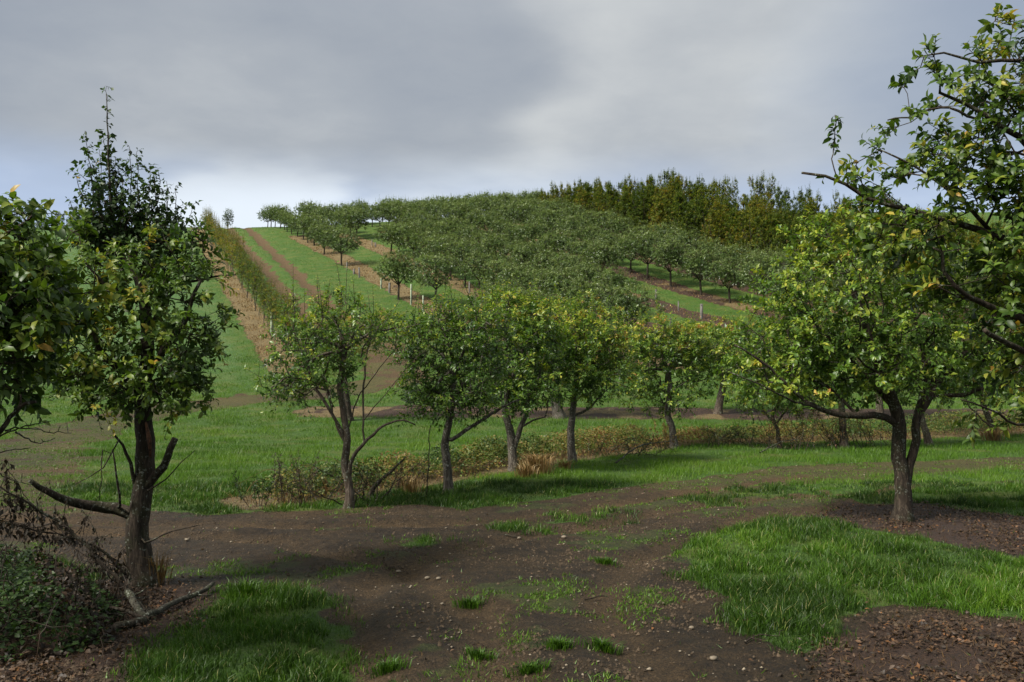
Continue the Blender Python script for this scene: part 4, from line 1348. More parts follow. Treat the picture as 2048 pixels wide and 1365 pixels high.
row_tree(205, [(1348, 896), (1345, 860), (1335, 825), (1340, 780), (1335, 740)],
         [(1330, 715, 85, 62, 110), (1270, 750, 48, 50, 40), (1390, 735, 48, 55, 44), (1310, 680, 50, 32, 24), (1375, 690, 40, 30, 18), (1330, 800, 50, 25, 20)],
         'light green plum tree with a kinked leaning trunk beside a long fallen twig', r0=0.13, tint=0.45, topyellow=0.36, leaf=0.074, bark=BARK_GREY)
row_tree(206, [(1560, 898), (1555, 860), (1545, 835), (1560, 800), (1570, 760)],
         [(1520, 780, 50, 45, 36), (1590, 780, 50, 45, 34), (1550, 720, 70, 50, 56), (1480, 735, 40, 40, 28)],
         'small twiggy plum tree with a thin dark trunk and orange tinted leaves', r0=0.07, tint=0.46, topyellow=0.3, leaf=0.07, bark=BARK_DK,
         extra=[([(1552, 850, 0), (1575, 815, 0), (1590, 785, 0)], 0.03, 0.01), ([(1548, 845, 0), (1525, 820, 0), (1505, 790, 0)], 0.015, 0.006)])
row_tree(207, [(1688, 898), (1686, 860), (1684, 820), (1680, 770)],
         [(1690, 750, 80, 50, 60), (1740, 720, 60, 50, 34), (1630, 730, 50, 45, 26)],
         'plum tree with a pale upright trunk rising out of the brown thicket', r0=0.14, tint=0.36, topyellow=0.2, leaf=0.078, bark=BARK)
row_tree(208, [(1858, 892), (1850, 860), (1843, 830), (1845, 780)],
         [(1860, 730, 90, 55, 66), (1800, 750, 50, 40, 24), (1920, 760, 60, 45, 34)],
         'plum tree with a left-leaning pale trunk right behind the forked one', r0=0.13, tint=0.36, topyellow=0.2, leaf=0.078, bark=BARK)
row_tree(209, [(1990, 880), (1985, 855), (1975, 830), (1965, 800), (1970, 750)],
         [(1990, 740, 90, 60, 80), (2060, 760, 70, 55, 50), (1930, 770, 50, 35, 24)],
         'plum tree with a crooked trunk at the far right end of the bramble strip', r0=0.12, tint=0.40, topyellow=0.25, leaf=0.078, bark=BARK_DK,
         extra=[([(1987, 860, 0), (1960, 835, 0), (1940, 815, 0)], 0.03, 0.012)])
row_tree(210, [(2230, 876), (2228, 850), (2225, 810), (2220, 760)],
         [(2220, 740, 120, 70, 90), (2140, 760, 60, 50, 40)],
         'plum tree past the crooked one, standing just beyond the right edge', r0=0.13, tint=0.38, topyellow=0.2, leaf=0.08, bark=BARK_DK)

# ---- older trees of the second row, on the brown strip
grp2 = 'old thick-trunked trees of the second row'
row_tree(221, [(697, 842), (692, 800), (688, 760), (685, 700)], [(690, 680, 60, 45, 50), (750, 660, 45, 30, 20), (640, 670, 40, 35, 20)],
         'old thick-trunked tree directly behind the sparse plum tree', r0=0.20, tint=0.4, topyellow=0.4, leaf=0.085, bark=BARK_DK, group=grp2, kindl=2, depth=1.3)
row_tree(222, [(1118, 836), (1112, 800), (1108, 760), (1110, 710)], [(1090, 670, 90, 65, 130), (1160, 650, 70, 50, 70), (1010, 650, 70, 55, 70)],
         'old tree with a stout grey trunk seen between the V-forked and the yellowing plum', r0=0.26, tint=0.42, topyellow=0.3, leaf=0.085, bark=BARK_GREY, group=grp2, kindl=2, depth=1.3)
row_tree(223, [(1436, 828), (1440, 800), (1447, 765), (1440, 735), (1445, 700)], [(1440, 690, 75, 42, 90), (1380, 685, 50, 34, 44), (1505, 685, 60, 40, 60)],
         'old tree with a bent stout trunk standing clear in the brown strip right of centre', r0=0.19, tint=0.42, topyellow=0.45, leaf=0.085, bark=BARK, group=grp2, kindl=2, depth=1.2)
row_tree(224, [(1760, 838), (1758, 800), (1755, 760), (1758, 720)], [(1740, 680, 110, 50, 110)],
         'old tree of the second row hidden behind the broad spreading tree', r0=0.18, tint=0.4, topyellow=0.3, leaf=0.09, bark=BARK, group=grp2, kindl=2, depth=1.2)


# ------------------------------------------------------------------ prototypes for the rows on the hill
def proto(seed, height, trunk_h, rx, rz, ncl, r0, leaf, tint, mat, kind='orchard', nl=7, m=3, tr_=0.004, bark=BARK_DK, up_shoots=0, tj=0.13, topy=0.1):
    tr = Tree(seed, (0, 0, 0))
    rs = tr.rs
    lean = rs.uniform(-0.12, 0.12, 2)
    tr.limb([(0, 0, -0.2), (0, 0, 0), (lean[0] * .5, lean[1] * .5, trunk_h * .6), (lean[0], lean[1], trunk_h)], r0, r0 * 0.75, step=0.2, root=True)
    top = np.array([lean[0], lean[1], trunk_h])
    zc = height - rz
    nb = 6 if kind != 'sapling' else 3
    for i in range(nb):
        a = i * 6.283 / nb + rs.uniform(-.4, .4)
        e = np.array([math.cos(a) * rx * 0.62, math.sin(a) * rx * 0.62, zc + rs.uniform(-.3, .4) * rz])
        tr.limb([top, (top + e) / 2 + [0, 0, -0.08 * rz], e], r0 * 0.5, r0 * 0.12, step=0.25, jit=0.02)
    pts = blob_pts(rs, (0, 0, zc), (rx, rx, rz), ncl, 2.4)
    rr = np.hypot(pts[:, 0], pts[:, 1]) / rx
    if kind == 'orchard':      # umbrella: hollow underside
        pts[:, 2] += 0.25 * rz * (1 - rr)
        lobes = 1 + 0.22 * np.sin(np.arctan2(pts[:, 1], pts[:, 0]) * 3 + seed)
        pts[:, :2] *= lobes[:, None]
    if kind == 'wood':         # several upright stems, each with its own narrow plume
        st_a = rs.uniform(0, 6.28, 7)
        st_r = rs.uniform(0.25, 0.95, 7) * rx
        st_h = rs.uniform(0.62, 1.0, 7)
        wh = rs.randint(0, 7, len(pts))
        hn = rs.uniform(0, 1, len(pts)) ** 0.9
        lean_ = 0.45 + 0.55 * hn
        wd_ = 0.80 * (1 - hn ** 3) + 0.10
        pts = np.stack([np.cos(st_a[wh]) * st_r[wh] * lean_ + rs.normal(0, .62, len(pts)) * wd_, np.sin(st_a[wh]) * st_r[wh] * lean_ + rs.normal(0, .5, len(pts)) * wd_, 0.5 + hn * (height - 0.5) * st_h[wh]], -1)
    if kind == 'oval':
        hh_ = np.clip((pts[:, 2] - (zc - rz)) / (2 * rz), 0, 1)
        k_ = 0.62 + 0.55 * np.sqrt(np.clip(1 - (2 * hh_ - 1) ** 2, 0.02, 1)) ** -0.5
        pts[:, :2] *= np.minimum(k_, 1.7)[:, None] * 0.82
    pts[:, 2] = np.maximum(pts[:, 2], trunk_h * 0.85)
    tr.grow(pts, step=0.3, bias=0.2)
    tr.finish(rt=tr_, trunk_sides=8, thick=0.02)
    zt = pts[:, 2].max()
    tr.leaf_up(m, 0.30 if kind != 'wood' else 0.42, nl, leaf, tint, out_center=(0, 0, zc - rz * .5), tfn=lambda p: topy * ss(p[:, 2], zc, zt), tj=tj, up=0.5 if kind != 'wood' else 1.7, spreadr=0.7 if kind != 'wood' else 0.5, tr=0.004)
    if up_shoots and kind == 'wood':
        hi = pts[np.argsort(-pts[:, 2] - rs.uniform(0, 1.2, len(pts)))[:up_shoots]]
        shoots(rs, tr.L, tr.crown, hi, np.array([0, 0, 1.0]) + rs.normal(0, .14, (len(hi), 3)), rs.uniform(.4, 1.0, len(hi)), 12, leaf * .8, np.full(len(hi), tint), droop=0.0, r=0.008, tj=tj)
    elif up_shoots:
        a = rs.uniform(0, 6.28, up_shoots)
        q = np.sqrt(rs.uniform(0, 1, up_shoots)) * rx * 0.85
        bs = np.stack([np.cos(a) * q, np.sin(a) * q, zc + rz * np.sqrt(np.clip(1 - (q / rx) ** 2, 0, 1)) * 0.85 + 0.0 * q], -1)
        shoots(rs, tr.L, tr.crown, bs, np.array([0, 0, 1.0]) + rs.normal(0, .16, (up_shoots, 3)), rs.uniform(.35, 1.0, up_shoots), 11, leaf * 0.95, np.full(up_shoots, tint + topy), droop=0.02, r=0.006, tj=tj)
    geo = tr.crown
    emit_leaves(geo, tr.L.cat(), 2, 0.55, 1)
    tm = Geo()
    for src in (tr.wood, tr.limbs):
        if src.n:
            off = tm.n
            tm.v += src.v
            tm.t += src.t
            tm.f += [(f + off, mm) for f, mm in src.f]
            tm.n += src.n
    return tm.build('trunk', [bark], mesh_only=True, smooth=True), geo.build('crown', [bark, mat], mesh_only=True)


def place(pr, name, loc, rot, scale, label, cat, group, zs=1.0):
    o = empty(name, loc, label, cat, group)
    o.rotation_euler = (0, 0, rot)
    o.scale = (scale, scale, scale * zs)
    for me, nm in zip(pr, ('trunk', 'crown')):
        c = bpy.data.objects.new(nm, me)
        COL.objects.link(c)
        c.parent = o
    return o


ORD = ['first', 'second', 'third', 'fourth', 'fifth', 'sixth', 'seventh', 'eighth', 'ninth', 'tenth', 'eleventh', 'twelfth', 'thirteenth', 'fourteenth', 'fifteenth',
       'sixteenth', 'seventeenth', 'eighteenth', 'nineteenth', 'twentieth', 'twenty-first', 'twenty-second', 'twenty-third', 'twenty-fourth', 'twenty-fifth', 'twenty-sixth',
       'twenty-seventh', 'twenty-eighth', 'twenty-ninth', 'thirtieth']
for t_ in ('thir', 'for', 'fif', 'six', 'seven', 'eigh'):
    pass
TENS = {30: 'thirty', 40: 'forty', 50: 'fifty', 60: 'sixty', 70: 'seventy', 80: 'eighty', 90: 'ninety'}
THS = {30: 'thirtieth', 40: 'fortieth', 50: 'fiftieth', 60: 'sixtieth', 70: 'seventieth', 80: 'eightieth', 90: 'ninetieth'}


def ordinal(n):
    if n <= 30:
        return ORD[n - 1]
    t_, u = n // 10 * 10, n % 10
    return THS[t_] if u == 0 else TENS[t_] + '-' + ORD[u - 1]


rs = np.random.RandomState(9)
ORCH = [proto(300 + i, [2.9, 3.1, 2.8, 3.2, 3.0][i], [1.0, 1.05, 0.95, 1.1, 1.0][i], [1.45, 1.7, 1.55, 1.8, 1.35][i], [1.0, 1.0, 0.95, 1.05, 1.0][i], 250, 0.085, 0.092, 0.34, LEAF_ORCH, up_shoots=46, nl=11, m=4, topy=0.28) for i in range(5)]
ROW0 = {62: (870, 613), 66.5: (797, 600), 84: (683, 532), 88.5: (648, 510)}
rowY = {0: [46.5, 50.5] + [62, 66.5, 84, 88.5] + list(np.arange(92, 126, 2.9)),
        1: list(np.arange(47, 89, 3.0)) + list(np.arange(98, 126, 3.0)),
        2: list(np.arange(57, 126, 2.95)), 3: list(np.arange(68, 126, 2.95)), 4: list(np.arange(53, 126, 3.0))}
for k in range(5, 9):
    rowY[k] = list(np.arange(46 + k, 126, 3.0))
for k in range(9):
    n_ = 0
    for Yt in rowY[k]:
        Yt = Yt + rs.uniform(-.4, .4) * (k > 0)
        Xt = ROW_A[k] - 0.46 * (Yt - 62) + rs.uniform(-.2, .2)
        if k == 0 and Yt in ROW0:
            Xt = G(*ROW0[Yt])[0]
            Yt = G(*ROW0[Yt])[1]
        if Yt > wood_y(Xt) - 3.5 and Xt > 4:
            continue
        n_ += 1
        Zt = float(hz(Xt, Yt))
        sc_ = rs.uniform(0.9, 1.12)
        if k == 0 and Yt > 100:
            sc_ *= 0.86
        if k == 0 and 60 < Yt < 90:
            sc_ *= 0.82 if Yt > 80 else 0.98
        elif k >= 1:
            sc_ *= 1.04 if Yt < 104 else 0.90
        lab = '%s apple tree uphill in the %s orchard row right of the rutted track' % (ordinal(n_), ordinal(k + 1))
        if k == 0 and n_ == 5:
            lab = 'round-headed apple tree standing alone beside two pale tree guards, lowest of the two clear ones'
        place(ORCH[rs.randint(5)], 'apple_tree', (Xt, Yt, Zt), rs.uniform(0, 6.28), sc_, lab, 'tree', 'apple trees in rows on the hillside')

# ---- saplings of the hedge row left of the track
SAP = [proto(340 + i, [2.7, 3.0, 2.5][i], 0.9, [0.42, 0.5, 0.36][i], [1.0, 1.15, 0.9][i], 44, 0.026, 0.088, [0.30, 0.50, 0.12][i], LEAF_HEDGE, kind='sapling', up_shoots=10, bark=BARK, tj=0.2, nl=7) for i in range(3)]
n_ = 0
Yt = 45.0
while Yt < 112:
    n_ += 1
    Xt = -18.5 - 0.42 * (Yt - 62) + rs.uniform(-.15, .15)
    place(SAP[[2, 0, 0, 2, 1][rs.randint(5)] if Yt < 70 else [0, 1, 1][rs.randint(3)]], 'sapling', (Xt, Yt, float(hz(Xt, Yt))), rs.uniform(0, 6.28), rs.uniform(0.9, 1.2), '%s slender yellowing sapling uphill in the hedge row left of the rutted track' % ordinal(n_), 'sapling', 'saplings in the hedge row', zs=rs.uniform(.9, 1.15))
    Yt += rs.uniform(1.1, 1.75)

# ---- tall woodland on the right
WOOD = [proto(360 + i, [6.0, 6.6, 5.6, 6.3][i], 0.9, [1.7, 1.55, 1.8, 1.6][i], [2.6, 2.85, 2.4, 2.7][i], 560, 0.11, 0.135, [0.46, 0.62, 0.36, 0.70][i], LEAF_WOOD, kind='wood', up_shoots=60, nl=8, m=3, tj=0.16, topy=0.0) for i in range(4)]
LONE = proto(380, 5.0, 0.7, 1.35, 2.1, 260, 0.11, 0.13, 0.25, LEAF_WOOD, kind='oval', up_shoots=20, nl=8, m=3)
front = [(2.2, 111), (4.6, 106), (9.8, 98), (15.8, 88), (19.2, 79), (21.5, 72), (24.0, 66), (29, 59), (38, 52), (50, 47)]
fp = smoothline([(x, y, 0) for x, y in front], 1.75, rs)[:, :2]
dirn = unit(np.gradient(fp, axis=0))
nrm = np.stack([-dirn[:, 1], dirn[:, 0]], -1)
nrm *= np.where(nrm[:, 1:2] < 0, -1, 1)
for r_ in range(4):
    for i, (q, nn) in enumerate(zip(fp, nrm)):
        if (i % 2 == 0 and r_ == 2) or (r_ == 3 and (i % 2 or i < 8)):
            continue
        x, y = q + nn * (1.0 + 2.6 * r_) + rs.normal(0, .35, 2)
        s_ = rs.uniform(0.86, 1.08) * (0.42 if i == 0 else 0.55 if i < 3 else 0.74 if i < 9 else 0.86) * (1 + 0.06 * r_)
        lab = '%s tall tree from the hilltop end, %s line of the wood' % (ordinal(i + 1), ['front', 'second', 'third', 'back'][r_])
        place(WOOD[rs.randint(4)], 'woodland_tree', (x, y, float(hz(x, y))), rs.uniform(0, 6.28), s_, lab, 'tree', 'tall trees of the wood on the right')

# ---- unseen trees added behind and beside the viewpoint to shade the foreground
for i, (x, y, sc_) in enumerate([(-8.6, 4.2, 1.0), (-6.4, -0.6, 1.05), (-2.8, -2.0, 1.15), (1.0, -3.2, 1.1), (4.6, -2.8, 1.1), (8.4, -0.6, 1.0)]):
    place(WOOD[i % 4], 'woodland_tree', (x, y, float(hz(x, y))), i * 1.7, sc_, '%s tree from the left among unseen shade trees added behind the viewpoint' % ordinal(i + 1), 'tree', 'unseen shade trees added behind the viewpoint')

# ---- trees on the left skyline
p = G(453, 461)
place(LONE, 'conical_tree', (-38.5, 118.0, float(hz(-38.5, 118.0))), 1.0, 0.56, 'lone dark conical tree on the crest left of the rutted track', 'tree', None, zs=1.0)
p = P(325, 480, 100)
x, y = p[0], 100.0
place(LONE, 'dark_tree', (x, y, float(hz(x, y))), 2.0, 0.78, 'dark rounded tree on the left skyline at the end of the second hedge line', 'tree', None)
for i, (px, sc_) in enumerate([(112, .42), (140, .50), (170, .45), (200, .40), (228, .46), (60, .44), (20, .5), (285, .4)]):
    x = (px - CX) / F * 112
    place(WOOD[i % 4], 'skyline_tree', (x, 112 + i % 3, float(hz(x, 112 + i % 3))), i * 1.3, sc_, '%s small tree from the left edge on the far left skyline' % ordinal([3, 4, 5, 6, 7, 2, 1, 8][i]), 'tree', 'small trees on the left skyline')


# ------------------------------------------------------------------ posts and tree guards
def stake(px, py, h, r, mat, name, label, cat, lean=0.0):
    b = G(px, py)
    g_ = Geo()
    tube(g_, [b + [0, 0, -0.2], b + [lean * .3, 0, h * .3], b + [lean, 0, h]], [r * 1.05, r, r * 0.95], 8 if mat is TUBE else 7, 0.5, 0, 0.04)
    root = empty(name, b, label, cat, 'stakes and tree guards in the orchard strips')
    rel_obj(g_, 'guard_tube' if mat is TUBE else 'post', [mat], root)
    g_ = Geo()
    if mat is TUBE:
        tube(g_, [b + [r * 1.3, 0, -0.2], b + [r * 1.3, 0, h * 1.0]], [0.018, 0.016], 5)
        rel_obj(g_, 'support_stake', [POST], root)
        g_ = Geo()
        for z in (0.3, 0.75):
            tube(g_, [b + [0, 0, h * z], b + [0, 0, h * z + 0.03]], [r * 1.2, r * 1.2], 8)
        rel_obj(g_, 'tie', [POST], root)
    else:
        tube(g_, [b + [lean * .95, 0, h * .93], b + [lean, 0, h * 1.0 + 0.012]], [r * 1.12, r * 0.8], 7)
        rel_obj(g_, 'post_top', [POST], root)


stake(543, 672, 1.35, 0.075, TUBE, 'tree_guard', 'pale green tree guard at the lower end of the sapling hedge', 'tree guard')
stake(822, 610, 1.45, 0.055, TUBE, 'tree_guard', 'tallest pale tree guard left of the lone round apple tree', 'tree guard')
stake(846, 624, 1.1, 0.045, TUBE, 'tree_guard', 'thin pale tree guard between the tallest guard and the lone round tree', 'tree guard')
stake(762, 578, 0.8, 0.06, TUBE, 'tree_guard', 'short pale tree guard in the straw strip left of the leaning apple tree', 'tree guard')
stake(779, 586, 0.75, 0.09, POST, 'stake', 'thick grey post beside the trunk of the leaning apple tree', 'post')
stake(694, 541, 0.75, 0.07, POST, 'stake', 'upper grey post in the first straw strip', 'post')
stake(708, 549, 0.45, 0.09, POST, 'stake', 'short stump-like post between two taller posts in the straw strip', 'post')
stake(719, 556, 0.85, 0.07, POST, 'stake', 'lower tall grey post in the first straw strip', 'post', -0.05)
stake(751, 495, 0.5, 0.08, POST, 'stake', 'small post in the upper gap of the second strip', 'post')
stake(744, 492, 0.7, 0.05, POST, 'stake', 'slim post just above the small one in the second strip', 'post')
stake(1312, 603, 0.85, 0.08, POST, 'stake', 'grey post at the top of the bare strip on the right slope', 'post')
stake(1357, 622, 0.65, 0.05, POST, 'stake', 'slim low post in the middle of the bare strip on the right slope', 'post')
stake(1403, 638, 0.95, 0.10, POST, 'stake', 'stout grey post at the foot of the bare strip on the right slope', 'post')
stake(1341, 672, 1.0, 0.05, POST, 'stake', 'thin brown stake rising just above the light green plum tree', 'post')
stake(939, 588, 0.9, 0.07, POST, 'stake', 'grey post under the crowns at the lower edge of the second row', 'post')

# ------------------------------------------------------------------ undergrowth of the bramble strip
rs = np.random.RandomState(21)
bp_ = smoothline([(x, y, 0) for x, y in BRAMBLE], 0.05, rs)[:, :2]
bp_ = bp_[bp_[:, 0] < 26]
i_ = rs.randint(0, len(bp_), 66000)
X = bp_[i_, 0] + rs.normal(0, 0.10, len(i_))
Y = bp_[i_, 1] + rs.normal(0, 0.55, len(i_)) + 0.35
hh = 0.54 * ss(fbm(X * 1.3, Y * 1.3, 121, 4), 0.12, 0.62) * np.exp(-((Y - bp_[i_, 1] - 0.4) / 0.85) ** 2) * (0.8 + 0.3 * ss(fbm(X * 0.35, Y * 0, 130, 2), .3, .6))
kp = rs.uniform(0, 1, len(X)) < 0.25 + hh * 2.2
X, Y, hh = X[kp], Y[kp], hh[kp]
n = len(X)
Zb = hz(X, Y) + hh * rs.uniform(0, 1, n) ** 0.5 + 0.02
tnt = 0.30 + 1.1 * (fbm(X * 0.8, Y * 1.2, 123, 3) - 0.32) + rs.normal(0, 0.15, n) + 0.20 * (hh < 0.15)
print('bramble', n)
g = Geo()
emit_leaves(g, (np.stack([X, Y, Zb], -1), rs.normal(size=(n, 3)) * [1, 1, .5], np.array([0, -.3, 1.0]) + rs.normal(0, .5, (n, 3)), rs.uniform(.035, .075, n), np.clip(tnt, 0, 1)), 2, 0.62, 0)
# runners
for _ in range(220):
    j = rs.randint(0, len(bp_))
    x, y = bp_[j] + rs.normal(0, .3, 2)
    z = float(hz(x, y))
    a = rs.uniform(0, 6.28)
    L_ = rs.uniform(.4, 1.1)
    q = smoothline([(x, y, z), (x + .4 * L_ * math.cos(a), y + .3 * L_ * math.sin(a), z + L_ * rs.uniform(.25, .6)), (x + L_ * math.cos(a), y + .7 * L_ * math.sin(a), z + L_ * rs.uniform(0, .3))], .12, rs, .01)
    tube(g, q, np.linspace(.006, .002, len(q)), 3, 0.95, 0)
tag(g.build('brambles', [LEAF_MIXED]), 'low yellowing bramble growth along the foot of the plum row', kind='stuff')

# dark bramble and nettle mass at lower left
polyB = gpoly([(-400, 1130), (60, 1140), (160, 1165), (240, 1190), (255, 1240), (230, 1285), (100, 1315), (-400, 1365)])
X = rs.uniform(-6.5, -2.5, 60000)
Y = rs.uniform(5.2, 9.5, 60000)
sd_ = poly_sd(polyB, X, Y)
kp = sd_ < 0
X, Y, sd_ = X[kp][:15000], Y[kp][:15000], sd_[kp][:15000]
n = len(X)
hh = np.minimum(-sd_ * 1.1, 0.42) * (0.35 + 1.0 * fbm(X * 2, Y * 2, 141, 3))
Zb = hz(X, Y) + hh * rs.uniform(0, 1, n) ** 0.4
dead = fbm(X * 2.2, Y * 2.2, 143, 4) + rs.normal(0, .05, n) > 0.50
g = Geo()
for sel, mt in ((~dead, 0), (dead, 1)):
    k = int(sel.sum())
    emit_leaves(g, (np.stack([X, Y, Zb], -1)[sel], rs.normal(size=(k, 3)) * [1, 1, .5] - [0, 0, .4 * mt], np.array([0, -.3, 1.0]) + rs.normal(0, .5 + .4 * mt, (k, 3)), rs.uniform(.03, .065, k), rs.uniform(0, .4 + .35 * mt, k)), 4, 0.6, mt)
for _ in range(160):
    j = rs.randint(0, n)
    p0 = np.array([X[j], Y[j], Zb[j]])
    q = smoothline([p0 - [0, 0, .15], p0 + rs.normal(0, .12, 3) + [0, 0, .1], p0 + rs.normal(0, .3, 3) + [0, 0, .08]], .08, rs, .01)
    tube(g, q, np.linspace(.005, .002, len(q)), 3, 0.4, 1)
tag(g.build('brambles', [LEAF_MIXED, LEAF_DEAD]), 'dark bramble and nettle growth in the lower left corner', kind='stuff')


# ------------------------------------------------------------------ weeds, thickets, tufts
def tuft(px, py, n, h, spread, mat, name, label, tint=0.6, cat='grass tuft', lean=0.7, wd=0.008):
    b = G(px, py)
    r_ = np.random.RandomState(int(px * 7 + py))
    a = r_.uniform(0, 6.28, n)
    q = np.minimum(np.abs(r_.normal(0, .45, n)), 1.0) * spread
    X, Y = b[0] + np.cos(a) * q, b[1] + np.sin(a) * q * 0.7
    Z = hz(X, Y)
    hh = h * r_.uniform(.45, 1.15, n)
    ln = r_.uniform(.2, lean, n)
    az = a + r_.normal(0, .5, n)
    root = np.stack([X, Y, Z], -1)
    wa = r_.uniform(0, 6.28, n)
    wv = np.stack([np.cos(wa), np.sin(wa), 0 * wa], -1) * wd / 2
    mid = root + np.stack([np.cos(az) * ln * hh * .35, np.sin(az) * ln * hh * .35, hh * .7], -1)
    tip = root + np.stack([np.cos(az) * ln * hh * 1.2, np.sin(az) * ln * hh * 1.2, hh * .85], -1)
    V = np.stack([root - wv, root + wv, mid - wv, mid + wv, tip], 1)
    bb = (np.arange(n) * 5)[:, None]
    g_ = Geo()
    t_ = np.repeat(np.clip(tint + r_.normal(0, .15, n), 0, 1), 5)
    g_.add(V.reshape(-1, 3), [(bb[:, :, None] + np.array([[0, 1, 3, 2]])[None]).reshape(-1, 4), (bb[:, :, None] + np.array([[2, 3, 4]])[None]).reshape(-1, 3)], t_)
    o = g_.build(name, [mat], origin=b)
    return tag(o, label, cat)


tuft(1075, 948, 420, 0.42, 0.30, STRAW, 'dry_grass_tuft', 'orange brown dry grass tuft right of the V-forked plum trunk', 0.72, wd=0.012)
tuft(1052, 955, 160, 0.28, 0.22, STRAW, 'dry_grass_tuft', 'lower dry grass tuft at the foot of the V-forked plum trunk', 0.6, wd=0.012)
tuft(1130, 940, 110, 0.20, 0.16, STRAW, 'dry_grass_tuft', 'small rusty tuft left of the yellowing plum trunk', 0.6, wd=0.012)
tuft(312, 1168, 110, 0.34, 0.22, STRAW, 'dry_grass_tuft', 'bleached orange grass at the foot of the left tree', 0.5, wd=0.006)
tuft(820, 985, 160, 0.30, 0.3, STRAW, 'dry_grass_tuft', 'thin straw tuft between the first two plum trunks', 0.7, wd=0.009)
tuft(1985, 882, 200, 0.35, 0.3, STRAW, 'dry_grass_tuft', 'rusty tuft at the foot of the crooked right-hand plum', 0.6, wd=0.014)
for i, (px, py, h, lab) in enumerate([(490, 1195, .17, 'grass tuft on the crest of the left grass patch'), (940, 1218, .10, 'bright grass tuft standing alone on the middle of the bare track'),
                                      (775, 1345, .08, 'small grass tuft beside the lower tip of the left grass patch'), (1120, 1300, .08, 'low grass tuft toward the bottom centre of the track'), (1205, 1300, .09, 'small upright grass tuft low on the track, left of the right grass patch'),
                                      (960, 1320, .07, 'low grass tuft at the bottom of the track left of centre'), (1210, 1130, .07, 'sparse grass tuft on the dark soil left of the right grass patch'), (1060, 1345, .07, 'grass tuft at the bottom edge near the middle of the track')]):
    tuft(px, py, 260, h, [.2, .16, .16, .16, .14, .14, .16, .17][i], GRASS, 'grass_tuft', lab, 0.22, wd=0.006, lean=0.9)


def weed(px, py, h, n, label, mat=LEAF_DEAD, tint=0.5, name='dock_plant', cat='weed', lean=.12, leaf=.035, m=10, spread=.06):
    b = G(px, py)
    r_ = np.random.RandomState(int(px * 3 + py))
    tr = Tree(int(px), b)
    root = empty(name, b, label, cat, 'tall weeds by the path corner')
    st_, sd2 = Geo(), Geo()
    L = Leaves()
    for i in range(n):
        o_ = np.append(r_.normal(0, spread, 2), 0)
        tip = o_ * 2.2 + np.array([*(r_.normal(0, lean, 2) * h), h * r_.uniform(.6, 1.05)])
        q = smoothline([b + o_, b + (o_ + tip) / 2 + np.append(r_.normal(0, .02, 2), 0), b + tip], .06, r_, .004)
        tube(st_, q, np.linspace(.006, .002, len(q)), 4)
        k0 = int(len(q) * .3)
        bs = np.repeat(q[k0:], 2, 0)
        shoots(r_, L, st_, bs, r_.normal(0, 1, (len(bs), 3)) + [0, 0, 1.2], r_.uniform(.03, .12, len(bs)), m // 2, leaf, np.full(len(bs), tint), droop=.05, r=.002, tj=.15)
    rel_obj(st_, 'stems', [BARK_DK], root)
    emit_leaves(sd2, L.cat(), 2, .55, 0)
    rel_obj(sd2, 'foliage', [mat], root)


weed(572, 1012, .78, 7, 'tall dark brown seeding dock, left of the pair by the path corner', tint=.35, leaf=.028)
weed(606, 1012, .70, 7, 'reddish brown seeding dock, right of the pair by the path corner', tint=.62, leaf=.026, lean=.25)
weed(520, 1014, .50, 6, 'dark green nettle clump left of the seeding docks', mat=LEAF_MIXED, tint=.15, name='nettle', leaf=.05)
weed(835, 975, .55, 5, 'brown weed stalk left of the second plum trunk', tint=.5, leaf=.026)
weed(795, 985, .5, 5, 'reddish weed stalk in the dry strip near the fallen limb', tint=.6, leaf=.026)
weed(1325, 905, .75, 7, 'brown leafy shoots left of the kinked plum trunk', mat=LEAF_MIXED, tint=.85, leaf=.045, lean=.3)


def thicket(px, py, w_, h, n, label, tint, dens=2):
    b = G(px, py)
    r_ = np.random.RandomState(int(px))
    root = empty('thicket', b, label, 'shrub', 'thickets in the bramble strip')
    st_, fo = Geo(), Geo()
    L = Leaves()
    for i in range(n):
        o_ = np.array([r_.uniform(-w_, w_), r_.uniform(-.35, .35), 0])
        e_ = o_ + np.array([r_.normal(0, .45), r_.normal(0, .3), h * r_.uniform(.5, 1.1)])
        q = smoothline([b + o_, b + (o_ + e_) / 2 + r_.normal(0, .08, 3), b + e_], .1, r_, .012)
        tube(st_, q, np.linspace(.010, .003, len(q)), 4)
        bs = np.repeat(q[2:], dens, 0)
        shoots(r_, L, st_, bs, r_.normal(0, 1, (len(bs), 3)) + [0, 0, .4], r_.uniform(.1, .35, len(bs)), 5, .045, np.full(len(bs), tint), droop=.15, r=.003, tj=.2)
    a_ = L.cat()
    kp = r_.uniform(0, 1, len(a_[0])) < .55
    rel_obj(st_, 'stems', [BARK_DK], root)
    emit_leaves(fo, [x[kp] for x in a_], 2, .55, 0)
    rel_obj(fo, 'foliage', [LEAF_MIXED], root)


thicket(1610, 900, .9, 1.1, 26, 'brown twiggy thicket between the small twiggy plum and the pale trunk', .88)
thicket(1730, 898, .8, .85, 20, 'dark brown thicket at the right foot of the pale upright trunk', .82)
thicket(700, 1006, .55, .65, 16, 'dark undergrowth round the foot of the sparse plum tree', .55)
thicket(1460, 893, .7, .5, 16, 'green leafy bramble mound right of the kinked plum trunk', .35, 3)
thicket(1240, 912, .7, .45, 16, 'green leafy bramble mound left of the kinked plum trunk', .38, 3)


